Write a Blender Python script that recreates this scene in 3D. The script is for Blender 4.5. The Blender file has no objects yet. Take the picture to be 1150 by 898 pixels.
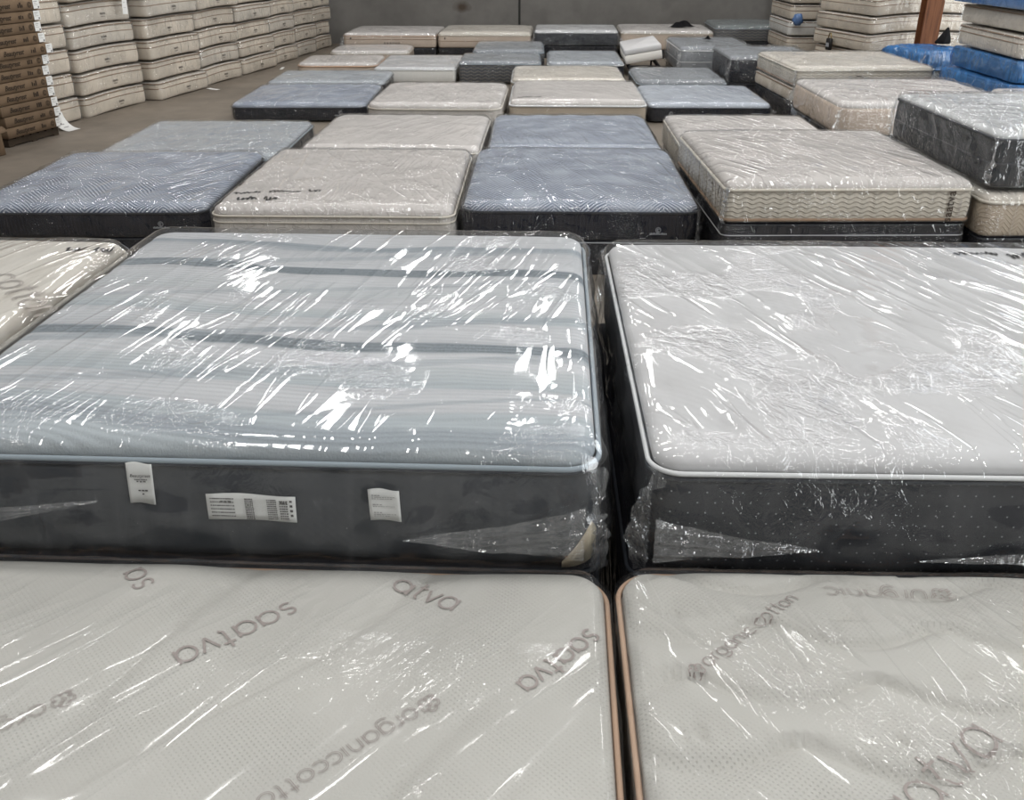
import bpy, math, random
import numpy as np
from mathutils import Vector

random.seed(7)
PI = math.pi
scene = bpy.context.scene
COL = scene.collection
H = 2.42                                    # eye height of the photographer

# ------------------------------------------------------------------ noise
def vnoise(x, y, seed=0):
    x = np.asarray(x, float); y = np.asarray(y, float)
    xi = np.floor(x).astype(np.int64); yi = np.floor(y).astype(np.int64)
    xf = x - xi; yf = y - yi
    u = xf*xf*xf*(xf*(xf*6-15)+10); v = yf*yf*yf*(yf*(yf*6-15)+10)
    def h(a, b):
        n = (a*374761393 + b*668265263 + seed*982451653) & 0x7fffffff
        n = ((n ^ (n >> 13))*1274126177) & 0x7fffffff
        return ((n ^ (n >> 16)) & 0xffff)/65535.0
    a = h(xi, yi); b = h(xi+1, yi); c = h(xi, yi+1); d = h(xi+1, yi+1)
    return (a*(1-u)+b*u)*(1-v) + (c*(1-u)+d*u)*v

def fbm(x, y, seed=0, o=3):
    s = 0; a = .5
    for k in range(o):
        s = s + a*vnoise(x*2**k, y*2**k, seed+k*17); a *= .5
    return s

def ridge(x, y, seed=0, p=4):
    return np.clip(1 - np.abs(vnoise(x, y, seed)*2-1), 0, 1)**p

# ------------------------------------------------------------------ mesh helpers
def mesh(name, verts, faces, mat, parent=None, smooth=True):
    me = bpy.data.meshes.new(name)
    me.from_pydata([tuple(map(float, v)) for v in verts], [], faces)
    if smooth:
        me.polygons.foreach_set('use_smooth', [True]*len(me.polygons))
    me.update()
    if mat is not None:
        me.materials.append(mat)
    return link(name, me, parent)

def link(name, me, parent=None):
    o = bpy.data.objects.new(name, me)
    COL.objects.link(o)
    if parent is not None:
        o.parent = parent
    return o

def empty(name, loc, rz, label, cat, group=None):
    o = bpy.data.objects.new(name, None); COL.objects.link(o)
    o.empty_display_size = .1
    o.location = loc; o.rotation_euler = (0, 0, rz)
    tag(o, label, cat, group)
    return o

def tag(o, label, cat, group=None):
    o['label'] = label; o['category'] = cat
    if group: o['group'] = group
    return o

def structure(o):
    o['kind'] = 'structure'; return o

def outline(w, l, r, nx=12, ny=12, nc=6):
    """rounded rectangle, CCW from the front-left, same topology for any size"""
    r = max(min(r, w/2-.001, l/2-.001), .0005)
    P = []
    hw, hl = w/2, l/2
    cs = [(hw-r, -hl+r, -PI/2), (hw-r, hl-r, 0), (-hw+r, hl-r, PI/2), (-hw+r, -hl+r, PI)]
    st = [(-hw+r, -hl), (hw, -hl+r), (hw-r, hl), (-hw, hl-r)]
    en = [(hw-r, -hl), (hw, hl-r), (-hw+r, hl), (-hw, -hl+r)]
    for k in range(4):
        n = nx if k % 2 == 0 else ny
        for i in range(n):
            t = i/n
            P.append((st[k][0]+(en[k][0]-st[k][0])*t, st[k][1]+(en[k][1]-st[k][1])*t))
        cx, cy, a0 = cs[k]
        for i in range(nc):
            a = a0 + (PI/2)*i/nc
            P.append((cx+r*math.cos(a), cy+r*math.sin(a)))
    return np.array(P)

def loft(rings, cap0=False, cap1=False, fan=None):
    """rings: list of (n,3) arrays -> verts, faces; fan: centre point closing the last ring"""
    n = len(rings[0]); V = np.concatenate(rings); F = []
    for k in range(len(rings)-1):
        a = k*n; b = a+n
        for i in range(n):
            j = (i+1) % n
            F.append((a+i, a+j, b+j, b+i))
    if cap0: F.append(tuple(range(n-1, -1, -1)))
    if cap1: F.append(tuple(range((len(rings)-1)*n, len(rings)*n)))
    if fan is not None:
        V = np.vstack([V, [fan]]); c = len(V)-1; a = (len(rings)-1)*n
        for i in range(n):
            F.append((a+i, a+(i+1) % n, c))
    return V, F

def ring3(P, z):
    z = np.broadcast_to(z, (len(P),))
    return np.column_stack([P, z])

def tube_closed(P3, r, k=6):
    """closed tube along the loop P3 (n,3) lying roughly level"""
    n = len(P3); T = np.roll(P3, -1, 0)-np.roll(P3, 1, 0)
    T /= np.linalg.norm(T, axis=1)[:, None]+1e-9
    N = np.column_stack([T[:, 1], -T[:, 0], np.zeros(n)]); N /= np.linalg.norm(N, axis=1)[:, None]+1e-9
    B = np.cross(N, T)
    rings = [P3 + r*(math.cos(a)*N + math.sin(a)*B) for a in np.linspace(0, 2*PI, k, endpoint=False)]
    V = np.concatenate(rings); F = []
    for q in range(k):
        a = q*n; b = ((q+1) % k)*n
        for i in range(n):
            j = (i+1) % n
            F.append((a+i, b+i, b+j, a+j))
    return V, F

def box_geo(x0, x1, y0, y1, z0, z1):
    V = [(x0, y0, z0), (x1, y0, z0), (x1, y1, z0), (x0, y1, z0), (x0, y0, z1), (x1, y0, z1), (x1, y1, z1), (x0, y1, z1)]
    F = [(3, 2, 1, 0), (4, 5, 6, 7), (0, 1, 5, 4), (1, 2, 6, 5), (2, 3, 7, 6), (3, 0, 4, 7)]
    return V, F

class Geo:
    def __init__(s): s.V = []; s.F = []
    def add(s, V, F):
        b = len(s.V); s.V += [tuple(v) for v in V]; s.F += [tuple(i+b for i in f) for f in F]; return s
    def box(s, *a): return s.add(*box_geo(*a))
    def build(s, name, mat, parent=None, smooth=False): return mesh(name, s.V, s.F, mat, parent, smooth)

# ------------------------------------------------------------------ node helpers
class G:
    def __init__(s, name):
        s.m = bpy.data.materials.new(name); s.m.use_nodes = True
        s.t = s.m.node_tree; s.t.nodes.clear()
        s.out = s.t.nodes.new('ShaderNodeOutputMaterial')
    def n(s, typ, **kw):
        nd = s.t.nodes.new(typ)
        for k, v in kw.items(): setattr(nd, k, v)
        return nd
    def set(s, sock, v):
        if isinstance(v, bpy.types.NodeSocket): s.t.links.new(v, sock)
        elif isinstance(v, (tuple, list)) and len(v) == 3 and sock.type == 'RGBA': sock.default_value = (*v, 1)
        else: sock.default_value = v
    def math(s, op, a, b=0.0, c=None, clamp=False):
        nd = s.n('ShaderNodeMath', operation=op, use_clamp=clamp)
        s.set(nd.inputs[0], a); s.set(nd.inputs[1], b)
        if c is not None: s.set(nd.inputs[2], c)
        return nd.outputs[0]
    def add(s, a, b): return s.math('ADD', a, b)
    def sub(s, a, b): return s.math('SUBTRACT', a, b)
    def mul(s, a, b): return s.math('MULTIPLY', a, b)
    def sin(s, a): return s.math('SINE', a)
    def coords(s, kind='Object'):
        return s.n('ShaderNodeTexCoord').outputs[kind]
    def xyz(s, v):
        nd = s.n('ShaderNodeSeparateXYZ'); s.set(nd.inputs[0], v); return nd.outputs
    def comb(s, x, y, z):
        nd = s.n('ShaderNodeCombineXYZ')
        for i, q in enumerate((x, y, z)): s.set(nd.inputs[i], q)
        return nd.outputs[0]
    def mapping(s, v, rot=(0, 0, 0), scale=(1, 1, 1), loc=(0, 0, 0)):
        nd = s.n('ShaderNodeMapping'); s.set(nd.inputs[0], v)
        nd.inputs['Rotation'].default_value = rot; nd.inputs['Scale'].default_value = scale; nd.inputs['Location'].default_value = loc
        return nd.outputs[0]
    def noise(s, v, scale, detail=2., rough=.5, dist=0.):
        nd = s.n('ShaderNodeTexNoise'); s.set(nd.inputs['Vector'], v)
        nd.inputs['Scale'].default_value = scale; nd.inputs['Detail'].default_value = detail
        nd.inputs['Roughness'].default_value = rough; nd.inputs['Distortion'].default_value = dist
        return nd.outputs[0]
    def voronoi(s, v, scale, feature='F1', out='Distance', rand=1.):
        nd = s.n('ShaderNodeTexVoronoi', feature=feature); s.set(nd.inputs['Vector'], v)
        nd.inputs['Scale'].default_value = scale; nd.inputs['Randomness'].default_value = rand
        return nd.outputs[out]
    def ramp(s, f, stops, interp='LINEAR'):
        nd = s.n('ShaderNodeValToRGB'); s.set(nd.inputs[0], f); cr = nd.color_ramp; cr.interpolation = interp
        while len(cr.elements) < len(stops): cr.elements.new(.5)
        for e, (p, c) in zip(cr.elements, stops):
            e.position = p; e.color = (*c, 1) if len(c) == 3 else c
        return nd.outputs[0]
    def mix(s, f, a, b):
        nd = s.n('ShaderNodeMix', data_type='RGBA'); s.set(nd.inputs[0], f); s.set(nd.inputs[6], a); s.set(nd.inputs[7], b)
        return nd.outputs[2]
    def maprange(s, v, a, b, c=0., d=1.):
        nd = s.n('ShaderNodeMapRange'); s.set(nd.inputs[0], v)
        for i, q in enumerate((a, b, c, d)): nd.inputs[1+i].default_value = q
        return nd.outputs[0]
    def bump(s, h, strength=.5, dist=.01, normal=None):
        nd = s.n('ShaderNodeBump'); s.set(nd.inputs['Height'], h)
        nd.inputs['Strength'].default_value = strength; nd.inputs['Distance'].default_value = dist
        if normal is not None: s.set(nd.inputs['Normal'], normal)
        return nd.outputs[0]
    def rand(s): return s.n('ShaderNodeObjectInfo').outputs['Random']
    def principled(s, color, rough=.85, bump=None, spec=.3, **kw):
        b = s.n('ShaderNodeBsdfPrincipled')
        s.set(b.inputs['Base Color'], color); s.set(b.inputs['Roughness'], rough)
        b.inputs['Specular IOR Level'].default_value = spec
        for k, v in kw.items(): s.set(b.inputs[k], v)
        if bump is not None: s.set(b.inputs['Normal'], bump)
        s.t.links.new(b.outputs[0], s.out.inputs[0]); return s.m

def plain(name, color, rough=.8, spec=.3, metallic=0.):
    return G(name).principled(color, rough, spec=spec, Metallic=metallic)

# ------------------------------------------------------------------ materials
def m_fabric(name, c, vary=.06, bscale=90., bstr=.25, quilt=None, dots=None):
    """woven cover: tint variation, fine weave bump and optional printed or quilted pattern"""
    g = G(name); v = g.coords(); r = g.rand()
    off = g.n('ShaderNodeVectorMath', operation='ADD'); g.set(off.inputs[0], v)
    k = g.mul(r, 13.); g.set(off.inputs[1], g.comb(k, k, k)); vv = off.outputs[0]
    n1 = g.noise(vv, 2.2, 3.)
    dark = tuple(q*(1-vary*2) for q in c); lite = tuple(min(1, q*(1+vary)) for q in c)
    col = g.mix(g.maprange(n1, .3, .7), dark, lite)
    x, y, z = g.xyz(v)
    s = bscale*2
    h = g.mul(g.sin(g.mul(x, s)), g.sin(g.mul(y, s)))
    h = g.add(h, g.mul(g.sin(g.mul(x, s)), g.sin(g.mul(z, s))))
    h = g.mul(h, .12)
    h = g.add(h, g.mul(g.noise(vv, bscale*.6, 2.), .3))
    if quilt is not None:
        q, qc = quilt(g, x, y, z, vv)
        h = g.add(h, g.mul(q, 1.0))
        if qc is not None:
            col = g.mix(g.mul(q, qc[1]), col, qc[0])
    if dots is not None:
        dc, sx, sz, rad = dots
        def f(a, st):
            t = g.math('FRACT', g.math('DIVIDE', a, st)); return g.math('ABSOLUTE', g.sub(t, .5))
        row = g.math('FLOOR', g.math('DIVIDE', z, sz)); sh = g.mul(g.math('MODULO', row, 2.), sx*.5)
        a = g.mul(f(g.add(x, g.add(sh, 50.)), sx), sx); b = g.mul(f(g.add(z, 50*sz), sz), sz)
        d = g.math('SQRT', g.add(g.mul(a, a), g.mul(b, b)))
        col = g.mix(g.math('LESS_THAN', d, rad), col, dc)
    return g.principled(col, .9, g.bump(h, bstr, .006), spec=.15)

def q_waves(amp, per, step, width=.12):
    """horizontal rows of quilted waves on an upright side"""
    def q(g, x, y, z, vv):
        a = g.mul(g.sin(g.mul(g.add(x, y), 2*PI/per)), amp)
        t = g.math('FRACT', g.add(g.math('DIVIDE', g.add(z, a), step), 20.))
        d = g.math('ABSOLUTE', g.sub(t, .5))
        return g.maprange(d, .0, width*2, 1., 0.), ((.30, .26, .21), .5)
    return q

def q_chevron(amp, per, step, col=(.3, .24, .18), k=.6):
    def q(g, x, y, z, vv):
        t = g.math('ABSOLUTE', g.sub(g.math('FRACT', g.add(g.math('DIVIDE', g.add(x, y), per), 20.)), .5))
        f = g.math('FRACT', g.add(g.math('DIVIDE', g.add(z, g.mul(t, amp*2)), step), 20.))
        d = g.math('ABSOLUTE', g.sub(f, .5))
        return g.maprange(d, 0., .2, 1., 0.), (col, k)
    return q

def q_scroll(col, k, scale=5., width=.06):
    """quilted scrolls on a pillow top"""
    def q(g, x, y, z, vv):
        n = g.noise(vv, scale, 1., .4, .6)
        d = g.math('ABSOLUTE', g.sub(g.math('FRACT', g.mul(n, 6.)), .5))
        return g.maprange(d, 0., width*3, 1., 0.), (col, k)
    return q

def q_hatch(col, k, step=.05):
    def q(g, x, y, z, vv):
        a = g.math('ABSOLUTE', g.sub(g.math('FRACT', g.add(g.math('DIVIDE', g.add(x, y), step), 90.)), .5))
        b = g.math('ABSOLUTE', g.sub(g.math('FRACT', g.add(g.math('DIVIDE', g.sub(x, y), step), 90.)), .5))
        return g.maprange(g.math('MINIMUM', a, b), 0., .18, 1., 0.), (col, k)
    return q

def m_zebra(name, light, darkc):
    """blue knit with warped ribs in two directions"""
    g = G(name); v = g.coords(); r = g.rand(); x, y, z = g.xyz(v)
    k = g.mul(r, 9.); vv = g.n('ShaderNodeVectorMath', operation='ADD'); g.set(vv.inputs[0], v); g.set(vv.inputs[1], g.comb(k, k, 0.)); vv = vv.outputs[0]
    n = g.noise(vv, 1.6, 2., .5, .3); n2 = g.noise(vv, 3.1, 1.)
    sgn = g.math('SIGN', g.sub(g.math('FRACT', g.add(g.math('DIVIDE', x, .42), 20.)), .5))
    ph = g.add(g.mul(y, 2*PI/.050), g.mul(g.mul(x, sgn), 2*PI/.036))
    ph = g.add(ph, g.mul(n, 26.)); ph = g.add(ph, g.mul(z, 190.))
    w = g.maprange(g.sin(ph), -.5, .6)
    w2 = g.mul(w, g.maprange(n2, .32, .6, .45, 1.))
    col = g.mix(w2, light, darkc)
    return g.principled(col, .88, g.bump(w, .35, .004), spec=.15)

def m_bands(name):
    """pale knit with wavy blue-grey bands running across the bed"""
    g = G(name); v = g.coords(); x, y, z = g.xyz(v)
    d = g.add(y, .99)                                    # depth from the front edge
    wx = g.add(g.mul(g.sin(g.add(g.mul(x, 2.1), .6)), .055), g.mul(g.sin(g.add(g.mul(x, 4.3), 2.2)), .018))
    n = g.mul(g.sub(g.noise(g.mapping(v, scale=(.7, 1.4, 1.)), 1.5, 2.), .5), .16)
    a = g.math('DIVIDE', g.add(g.add(d, wx), n), 2.)
    P = (.47, .485, .495); W = (.545, .545, .56); B = (.275, .305, .33); D = (.15, .175, .195); L = (.475, .475, .49); Q = (.385, .42, .44)
    c1 = g.ramp(a, [(0., Q), (.03, Q), (.045, B), (.075, B), (.088, Q), (.115, Q), (.125, L), (.16, W), (.20, L), (.205, Q), (.27, P),
                    (.275, W), (.325, W), (.332, D), (.362, D), (.368, L), (.42, W), (.45, L), (.455, Q), (.50, P), (.505, W), (.56, L),
                    (.565, P), (.66, W), (.69, L), (.695, D), (.735, D), (.74, W), (.84, L), (.87, B), (.885, B), (.89, W)])
    wx2 = g.add(g.mul(g.sin(g.add(g.mul(x, 1.7), 2.4)), .075), g.mul(x, -.07))
    b = g.math('DIVIDE', g.add(g.add(d, wx2), n), 2.)
    m2 = g.ramp(b, [(0., (0, 0, 0)), (.10, (0, 0, 0)), (.102, (.8, .8, .8)), (.112, (.8, .8, .8)), (.114, (0, 0, 0)), (.235, (0, 0, 0)), (.24, (.7, .7, .7)), (.262, (.7, .7, .7)), (.266, (0, 0, 0)),
                    (.39, (0, 0, 0)), (.395, (.9, .9, .9)), (.415, (.9, .9, .9)), (.42, (0, 0, 0)), (.59, (0, 0, 0)), (.595, (.6, .6, .6)), (.61, (.6, .6, .6)), (.615, (0, 0, 0)),
                    (.79, (0, 0, 0)), (.795, (.7, .7, .7)), (.815, (.7, .7, .7)), (.82, (0, 0, 0))])
    col = g.mix(g.mul(m2, .75), c1, B)
    line = g.sin(g.mul(a, 2*2*PI/.024))
    l2 = g.maprange(line, .45, 1.)
    mask = g.maprange(g.noise(v, 2.4, 1.), .42, .6)
    col = g.mix(g.mul(g.mul(l2, mask), .4), col, (.36, .40, .44))
    speck = g.noise(g.mapping(v, scale=(1.4, 1., 1.)), 130., 1.)
    col = g.mix(g.maprange(speck, .35, .7, 0., .28), col, (.40, .45, .49))
    h = g.add(g.mul(line, .5), g.mul(speck, .8))
    return g.principled(col, .88, g.bump(h, .5, .004), spec=.15)

def m_knit(name, c):
    """off-white knit full of tiny dimples"""
    g = G(name); v = g.coords(); x, y, z = g.xyz(v)
    s = 2*PI/.0155
    a = g.mul(g.sin(g.mul(x, s)), g.sin(g.mul(y, s)))
    n = g.noise(v, 2.6, 3.)
    m = g.maprange(g.noise(v, 3.4, 2.), .36, .62)
    dim = g.mul(g.maprange(a, .25, .9), m)
    col = g.mix(g.maprange(n, .3, .7), tuple(q*.93 for q in c), tuple(q*1.03 for q in c))
    col = g.mix(g.mul(dim, .35), col, tuple(q*.72 for q in c))
    h = g.add(g.mul(dim, -.8), g.mul(g.noise(v, 160., 1.), .3))
    return g.principled(col, .9, g.bump(h, .5, .004), spec=.15)

def m_grain(name):
    """cream cover with soft wood-like streaks"""
    g = G(name); v = g.coords()
    n = g.noise(g.mapping(v, rot=(0, 0, .5), scale=(5., .8, 1.)), 1.3, 4., .6, .8)
    col = g.ramp(n, [(.30, (.42, .38, .33)), (.44, (.60, .565, .51)), (.60, (.64, .605, .55)), (.75, (.52, .48, .43))])
    return g.principled(col, .9, g.bump(g.noise(v, 90., 2.), .3, .004), spec=.15)

def m_film(name, theta, haze=.035, sx=9., sy=1.0, bstr=.6, tint=(.97, .98, .985), crumple=.5, rough=.10, hazec=(.82, .83, .85), gain=1., extra=0., low=.35, base=.055, calm=0.):
    """clear polythene: see-through sheet with pulled creases that catch the lamps"""
    g = G(name); v = g.coords(); r = g.rand()
    k = g.mul(r, 17.); ad = g.n('ShaderNodeVectorMath', operation='ADD'); g.set(ad.inputs[0], v); g.set(ad.inputs[1], g.comb(k, k, k)); P = ad.outputs[0]
    warp = g.noise(P, 1.3, 1.)
    def rot(th, sc):
        return g.mapping(g.mapping(P, rot=(0, 0, th)), scale=sc)
    def rid(nz, p):
        return g.math('POWER', g.math('SUBTRACT', 1., g.math('ABSOLUTE', g.math('MULTIPLY_ADD', nz, 2., -1.)), clamp=True), p)
    n1 = g.noise(rot(theta, (sx, sy*.7, 2.)), 1., 1., .5, .15)
    n2 = g.noise(rot(theta+.2, (sx*1.9, sy*1.4, 3.)), 1., 1., .5, .3)
    n3 = g.noise(rot(theta-.22, (sx*.7, sy*1.2, 3.)), 1., 2., .5, .3)
    r1 = rid(n1, 9.); r2 = rid(n2, 7.); r3 = rid(n3, 12.)
    mask = g.maprange(g.noise(P, 1.5, 2.), .44+.08*calm, .60+.06*calm)
    mask2 = g.maprange(g.noise(g.mapping(P, loc=(5., 3., 1.)), 1.2, 1.), .40, .58)
    cr = g.noise(rot(theta, (20., 9., 14.)), 1., 2.5, .6, 1.6)
    crm = g.mul(rid(cr, 3.), g.maprange(g.noise(g.mapping(P, loc=(2., 9., 4.)), 2.4, 1.), .52+.06*calm, .64+.04*calm))
    h = g.add(g.mul(r1, g.math('MULTIPLY_ADD', mask2, .75, .1*(1-calm))), g.mul(r2, g.mul(mask, .4)))
    h = g.add(h, g.mul(r3, g.math('MULTIPLY_ADD', mask, .4*calm, .4-.4*calm))); h = g.add(h, g.mul(crm, crumple)); h = g.add(h, g.mul(n3, low))
    bmp = g.bump(h, bstr, .014)
    lw = g.n('ShaderNodeLayerWeight'); lw.inputs['Blend'].default_value = .5; g.set(lw.inputs['Normal'], bmp)
    f5 = g.math('POWER', lw.outputs['Facing'], 4.5)
    fr = g.math('MULTIPLY_ADD', f5, .62*gain, base*gain, clamp=True)
    tr = g.n('ShaderNodeBsdfTransparent'); tr.inputs[0].default_value = (*tint, 1)
    df = g.n('ShaderNodeBsdfDiffuse'); df.inputs[0].default_value = (*hazec, 1)
    gl = g.n('ShaderNodeBsdfGlossy'); gl.inputs['Roughness'].default_value = rough; g.set(gl.inputs['Normal'], bmp)
    gl.inputs[0].default_value = (1, 1, 1, 1)
    m1 = g.n('ShaderNodeMixShader')
    hz = g.add(g.mul(g.add(r1, g.mul(r2, mask)), haze*1.3), haze+extra)
    g.set(m1.inputs[0], hz); g.t.links.new(tr.outputs[0], m1.inputs[1]); g.t.links.new(df.outputs[0], m1.inputs[2])
    m2 = g.n('ShaderNodeMixShader'); g.set(m2.inputs[0], fr); g.t.links.new(m1.outputs[0], m2.inputs[1]); g.t.links.new(gl.outputs[0], m2.inputs[2])
    g.t.links.new(m2.outputs[0], g.out.inputs[0])
    return g.m

def m_concrete(name, c, scale=.6, stain=.3, spec=.3, rough=.75, spots=False):
    g = G(name); v = g.coords()
    n = g.noise(v, scale, 6., .62); n2 = g.noise(v, scale*6, 4., .6)
    f = g.maprange(g.add(g.mul(n, .7), g.mul(n2, .3)), .32, .68)
    col = g.mix(f, tuple(q*(1-stain) for q in c), tuple(q*(1+stain*.6) for q in c))
    sp = g.maprange(g.noise(g.mapping(v, scale=(1., .3, 1.)), 1.7, 3.), .58, .7)
    col = g.mix(g.mul(sp, .3), col, tuple(q*.55 for q in c))
    if spots:                                            # rust stain and a few pock marks
        x, y, z = g.xyz(v)
        dx = g.math('DIVIDE', g.sub(x, spots[0]), .24); dz = g.math('DIVIDE', g.sub(z, spots[1]), .15)
        dd = g.add(g.math('SQRT', g.add(g.mul(dx, dx), g.mul(dz, dz))), g.mul(g.sub(g.noise(v, 5., 3.), .5), .9))
        col = g.mix(g.maprange(dd, .3, 1., .8, 0.), col, (.045, .025, .012))
        pk = g.voronoi(v, .55); col = g.mix(g.math('LESS_THAN', pk, .06), col, (.03, .03, .028))
    return g.principled(col, rough, g.bump(g.add(n2, g.mul(g.noise(v, scale*40, 2.), .4)), .25, .01), spec=spec)

def m_card(name):
    g = G(name); v = g.coords(); r = g.rand()
    col = g.mix(r, (.135, .093, .060), (.19, .13, .082))
    n = g.noise(v, 5., 3.)
    col = g.mix(g.maprange(n, .35, .7, 0., .4), col, (.075, .05, .03))
    return g.principled(col, .85, g.bump(g.noise(g.mapping(v, scale=(40., 40., 2.)), 2., 2.), .2, .004), spec=.2)

def m_wood(name):
    g = G(name); v = g.coords()
    n = g.noise(g.mapping(v, scale=(9., 9., .6)), 2., 4., .6, .6)
    col = g.ramp(n, [(.3, (.09, .032, .013)), (.5, (.18, .068, .027)), (.7, (.235, .095, .04))])
    return g.principled(col, .6, g.bump(n, .3, .01), spec=.35)

CREAM = (.63, .58, .515); GREYC = (.615, .575, .55)
MT = dict(
    knit=m_knit('off-white dimpled knit', (.515, .50, .465)),
    knit_side=m_fabric('warm off-white border cloth', (.58, .53, .47), quilt=q_waves(.012, .16, .05)),
    bands=m_bands('blue-grey banded knit'),
    charcoal=m_fabric('charcoal border cloth', (.040, .045, .053), .1, 110.),
    white=m_fabric('white pillow top knit', (.575, .57, .575), .03, 80., .3),
    dotted=m_fabric('black border with pale dots', (.022, .024, .030), .08, 110., dots=((.16, .165, .175), .047, .031, .0026)),
    grain=m_grain('cream streaked cover'),
    zebra=m_zebra('blue ribbed knit', (.47, .505, .57), (.08, .105, .165)),
    zebra_grey=m_zebra('grey blue ribbed knit', (.45, .47, .49), (.27, .30, .34)),
    navy=m_fabric('navy border cloth', (.007, .008, .015), .1, 110., quilt=q_hatch((.014, .016, .028), .5, .03)),
    black=m_fabric('black foundation cloth', (.010, .010, .014), .1, 120.),
    cream=m_fabric('cream quilted knit', CREAM, .05, 70., .5, quilt=q_scroll((.46, .43, .38), .35)),
    greycream=m_fabric('pale stone quilted knit', GREYC, .05, 70., .5, quilt=q_scroll((.42, .40, .37), .35, 6.)),
    stone_side=m_fabric('pale stone quilted border', (.53, .495, .46), .05, 70., .5, quilt=q_scroll((.33, .31, .28), .4, 9.)),
    wave_side=m_fabric('beige border with quilted waves', (.60, .55, .47), .05, 70., .9, quilt=q_waves(.008, .10, .033)),
    chevron=m_fabric('beige chevron border', (.50, .42, .33), .04, 70., .5, quilt=q_chevron(.05, .11, .032, (.33, .26, .18), .5)),
    stack=m_fabric('cream mattress border', (.66, .575, .47), .09, 60., .4),
    peach=m_fabric('peach cream cover', (.60, .49, .40), .06, 70.),
    greyq=m_fabric('grey quilted knit', (.30, .315, .335), .08, 80., .5, quilt=q_scroll((.17, .18, .2), .5, 7.)),
    grey_side=m_fabric('dark grey quilted border', (.085, .09, .10), .1, 80., .8, quilt=q_waves(.012, .13, .055)),
    dusk=m_fabric('grey green knit', (.20, .225, .225), .1, 80., .5, quilt=q_scroll((.12, .13, .13), .5, 7.)),
    tape_cream=plain('cream edge tape', (.66, .61, .53), .8),
    tape_brown=plain('brown edge tape', (.28, .19, .125), .8),
    tape_peach=plain('peach edge tape', (.56, .38, .27), .8),
    tape_grey=plain('blue-grey edge tape', (.30, .35, .39), .8),
    tape_white=plain('white edge tape', (.74, .745, .75), .8),
    tape_dark=plain('dark edge tape', (.022, .026, .034), .7),
    foam=m_fabric('white foam', (.74, .72, .68), .02, 60., .1),
    ink=plain('taupe print', (.34, .295, .275), .9),
    ink_light=plain('faint taupe print', (.45, .41, .38), .9),
    ink_dark=plain('brown black print', (.06, .045, .035), .9),
    marker=plain('black marker ink', (.02, .02, .022), .7),
    silver=plain('grey embroidery', (.30, .31, .33), .7),
    paper=plain('white paper label', (.74, .74, .72), .7),
    papertext=plain('label printing', (.10, .09, .09), .8),
    papergrey=plain('faint label printing', (.32, .31, .31), .8),
    card=m_card('brown cardboard'),
    cardink=plain('box printing', (.035, .024, .016), .9),
    concrete=m_concrete('grey concrete wall', (.165, .158, .147), .45, .3, spots=(-2.33, .84)),
    floor=m_concrete('worn concrete floor', (.185, .158, .128), .5, .35, rough=.6),
    groove=plain('dark joint', (.03, .03, .028), .9),
    wood=m_wood('rust brown column paint'),
    steel=plain('dark steel', (.022, .022, .024), .6, metallic=.2),
    cloth_black=m_fabric('black cloth', (.008, .008, .009), .1, 60., .6),
    rubber=plain('black plastic', (.012, .011, .012), .45, .5),
    brass=plain('worn brass', (.30, .22, .10), .4, .5, metallic=.8),
    roof=plain('pale roof sheet', (.58, .58, .56), .8),
)
FILM = dict(
    a=m_film('clear polythene pulled to the right', -.62, .035, 9., .8),
    b=m_film('clear polythene pulled to the left', .50, .035, 9., .8),
    c=m_film('clear polythene pulled straight', -.10, .04, 11., .9),
    d=m_film('soft clear polythene', -.65, .03, 5.5, .6, bstr=.55, crumple=.15, rough=.16, gain=.8),
    e=m_film('crinkled clear polythene', .25, .05, 12., 2.2, crumple=1.0, bstr=.7),
    s=m_film('crinkled stack polythene', .9, .035, 8., 2.5, crumple=1.0, bstr=.8),
    blue=m_film('blue polythene', .4, .30, 8., 1.6, tint=(.30, .50, .80), hazec=(.06, .20, .46), crumple=1., bstr=.9, gain=.9),
    blueclear=m_film('thin blue polythene', .4, .22, 8., 1.6, tint=(.45, .65, .95), hazec=(.05, .20, .55), crumple=1., bstr=.9),
)

# ------------------------------------------------------------------ letters drawn as strokes
def arc(cx, cy, r, a0, a1, n=14, ry=None):
    ry = r if ry is None else ry
    return [(cx+r*math.cos(math.radians(a0+(a1-a0)*i/n)), cy+ry*math.sin(math.radians(a0+(a1-a0)*i/n))) for i in range(n+1)]
GL = {   # x-height 1, (strokes, advance)
    'a': ([arc(.5, .5, .5, 0, 360, 24), [(1., 1.), (1., 0.)]], 1.3),
    'o': ([arc(.5, .5, .5, 0, 360, 24)], 1.25),
    's': ([arc(.36, .75, .27, 35, 270, 12, .25)[:] + arc(.36, .25, .29, 90, -150, 12, .25)], .98),
    't': ([[(.3, 1.4), (.3, .2)] + arc(.5, .2, .2, 180, 280, 5), [(.02, 1.), (.62, 1.)]], .85),
    'v': ([[(0, 1.), (.42, 0.)], [(.42, 0.), (.84, 1.)]], 1.05),
    'r': ([[(.1, 1.), (.1, 0.)], arc(.45, .62, .35, 180, 70, 8)], .75),
    'g': ([arc(.5, .5, .5, 0, 360, 24), [(1., 1.), (1., -.05)] + arc(.52, -.05, .48, 0, -150, 10, .38)], 1.3),
    'n': ([[(.1, 1.), (.1, 0.)], arc(.5, .58, .4, 180, 0, 10, .42) + [(.9, 0.)]], 1.2),
    'i': ([[(.15, 1.), (.15, 0.)], [(.15, 1.32), (.15, 1.40)]], .5),
    'c': ([arc(.5, .5, .5, 45, 315, 18)], 1.1),
    ' ': ([], .5),
}
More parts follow.
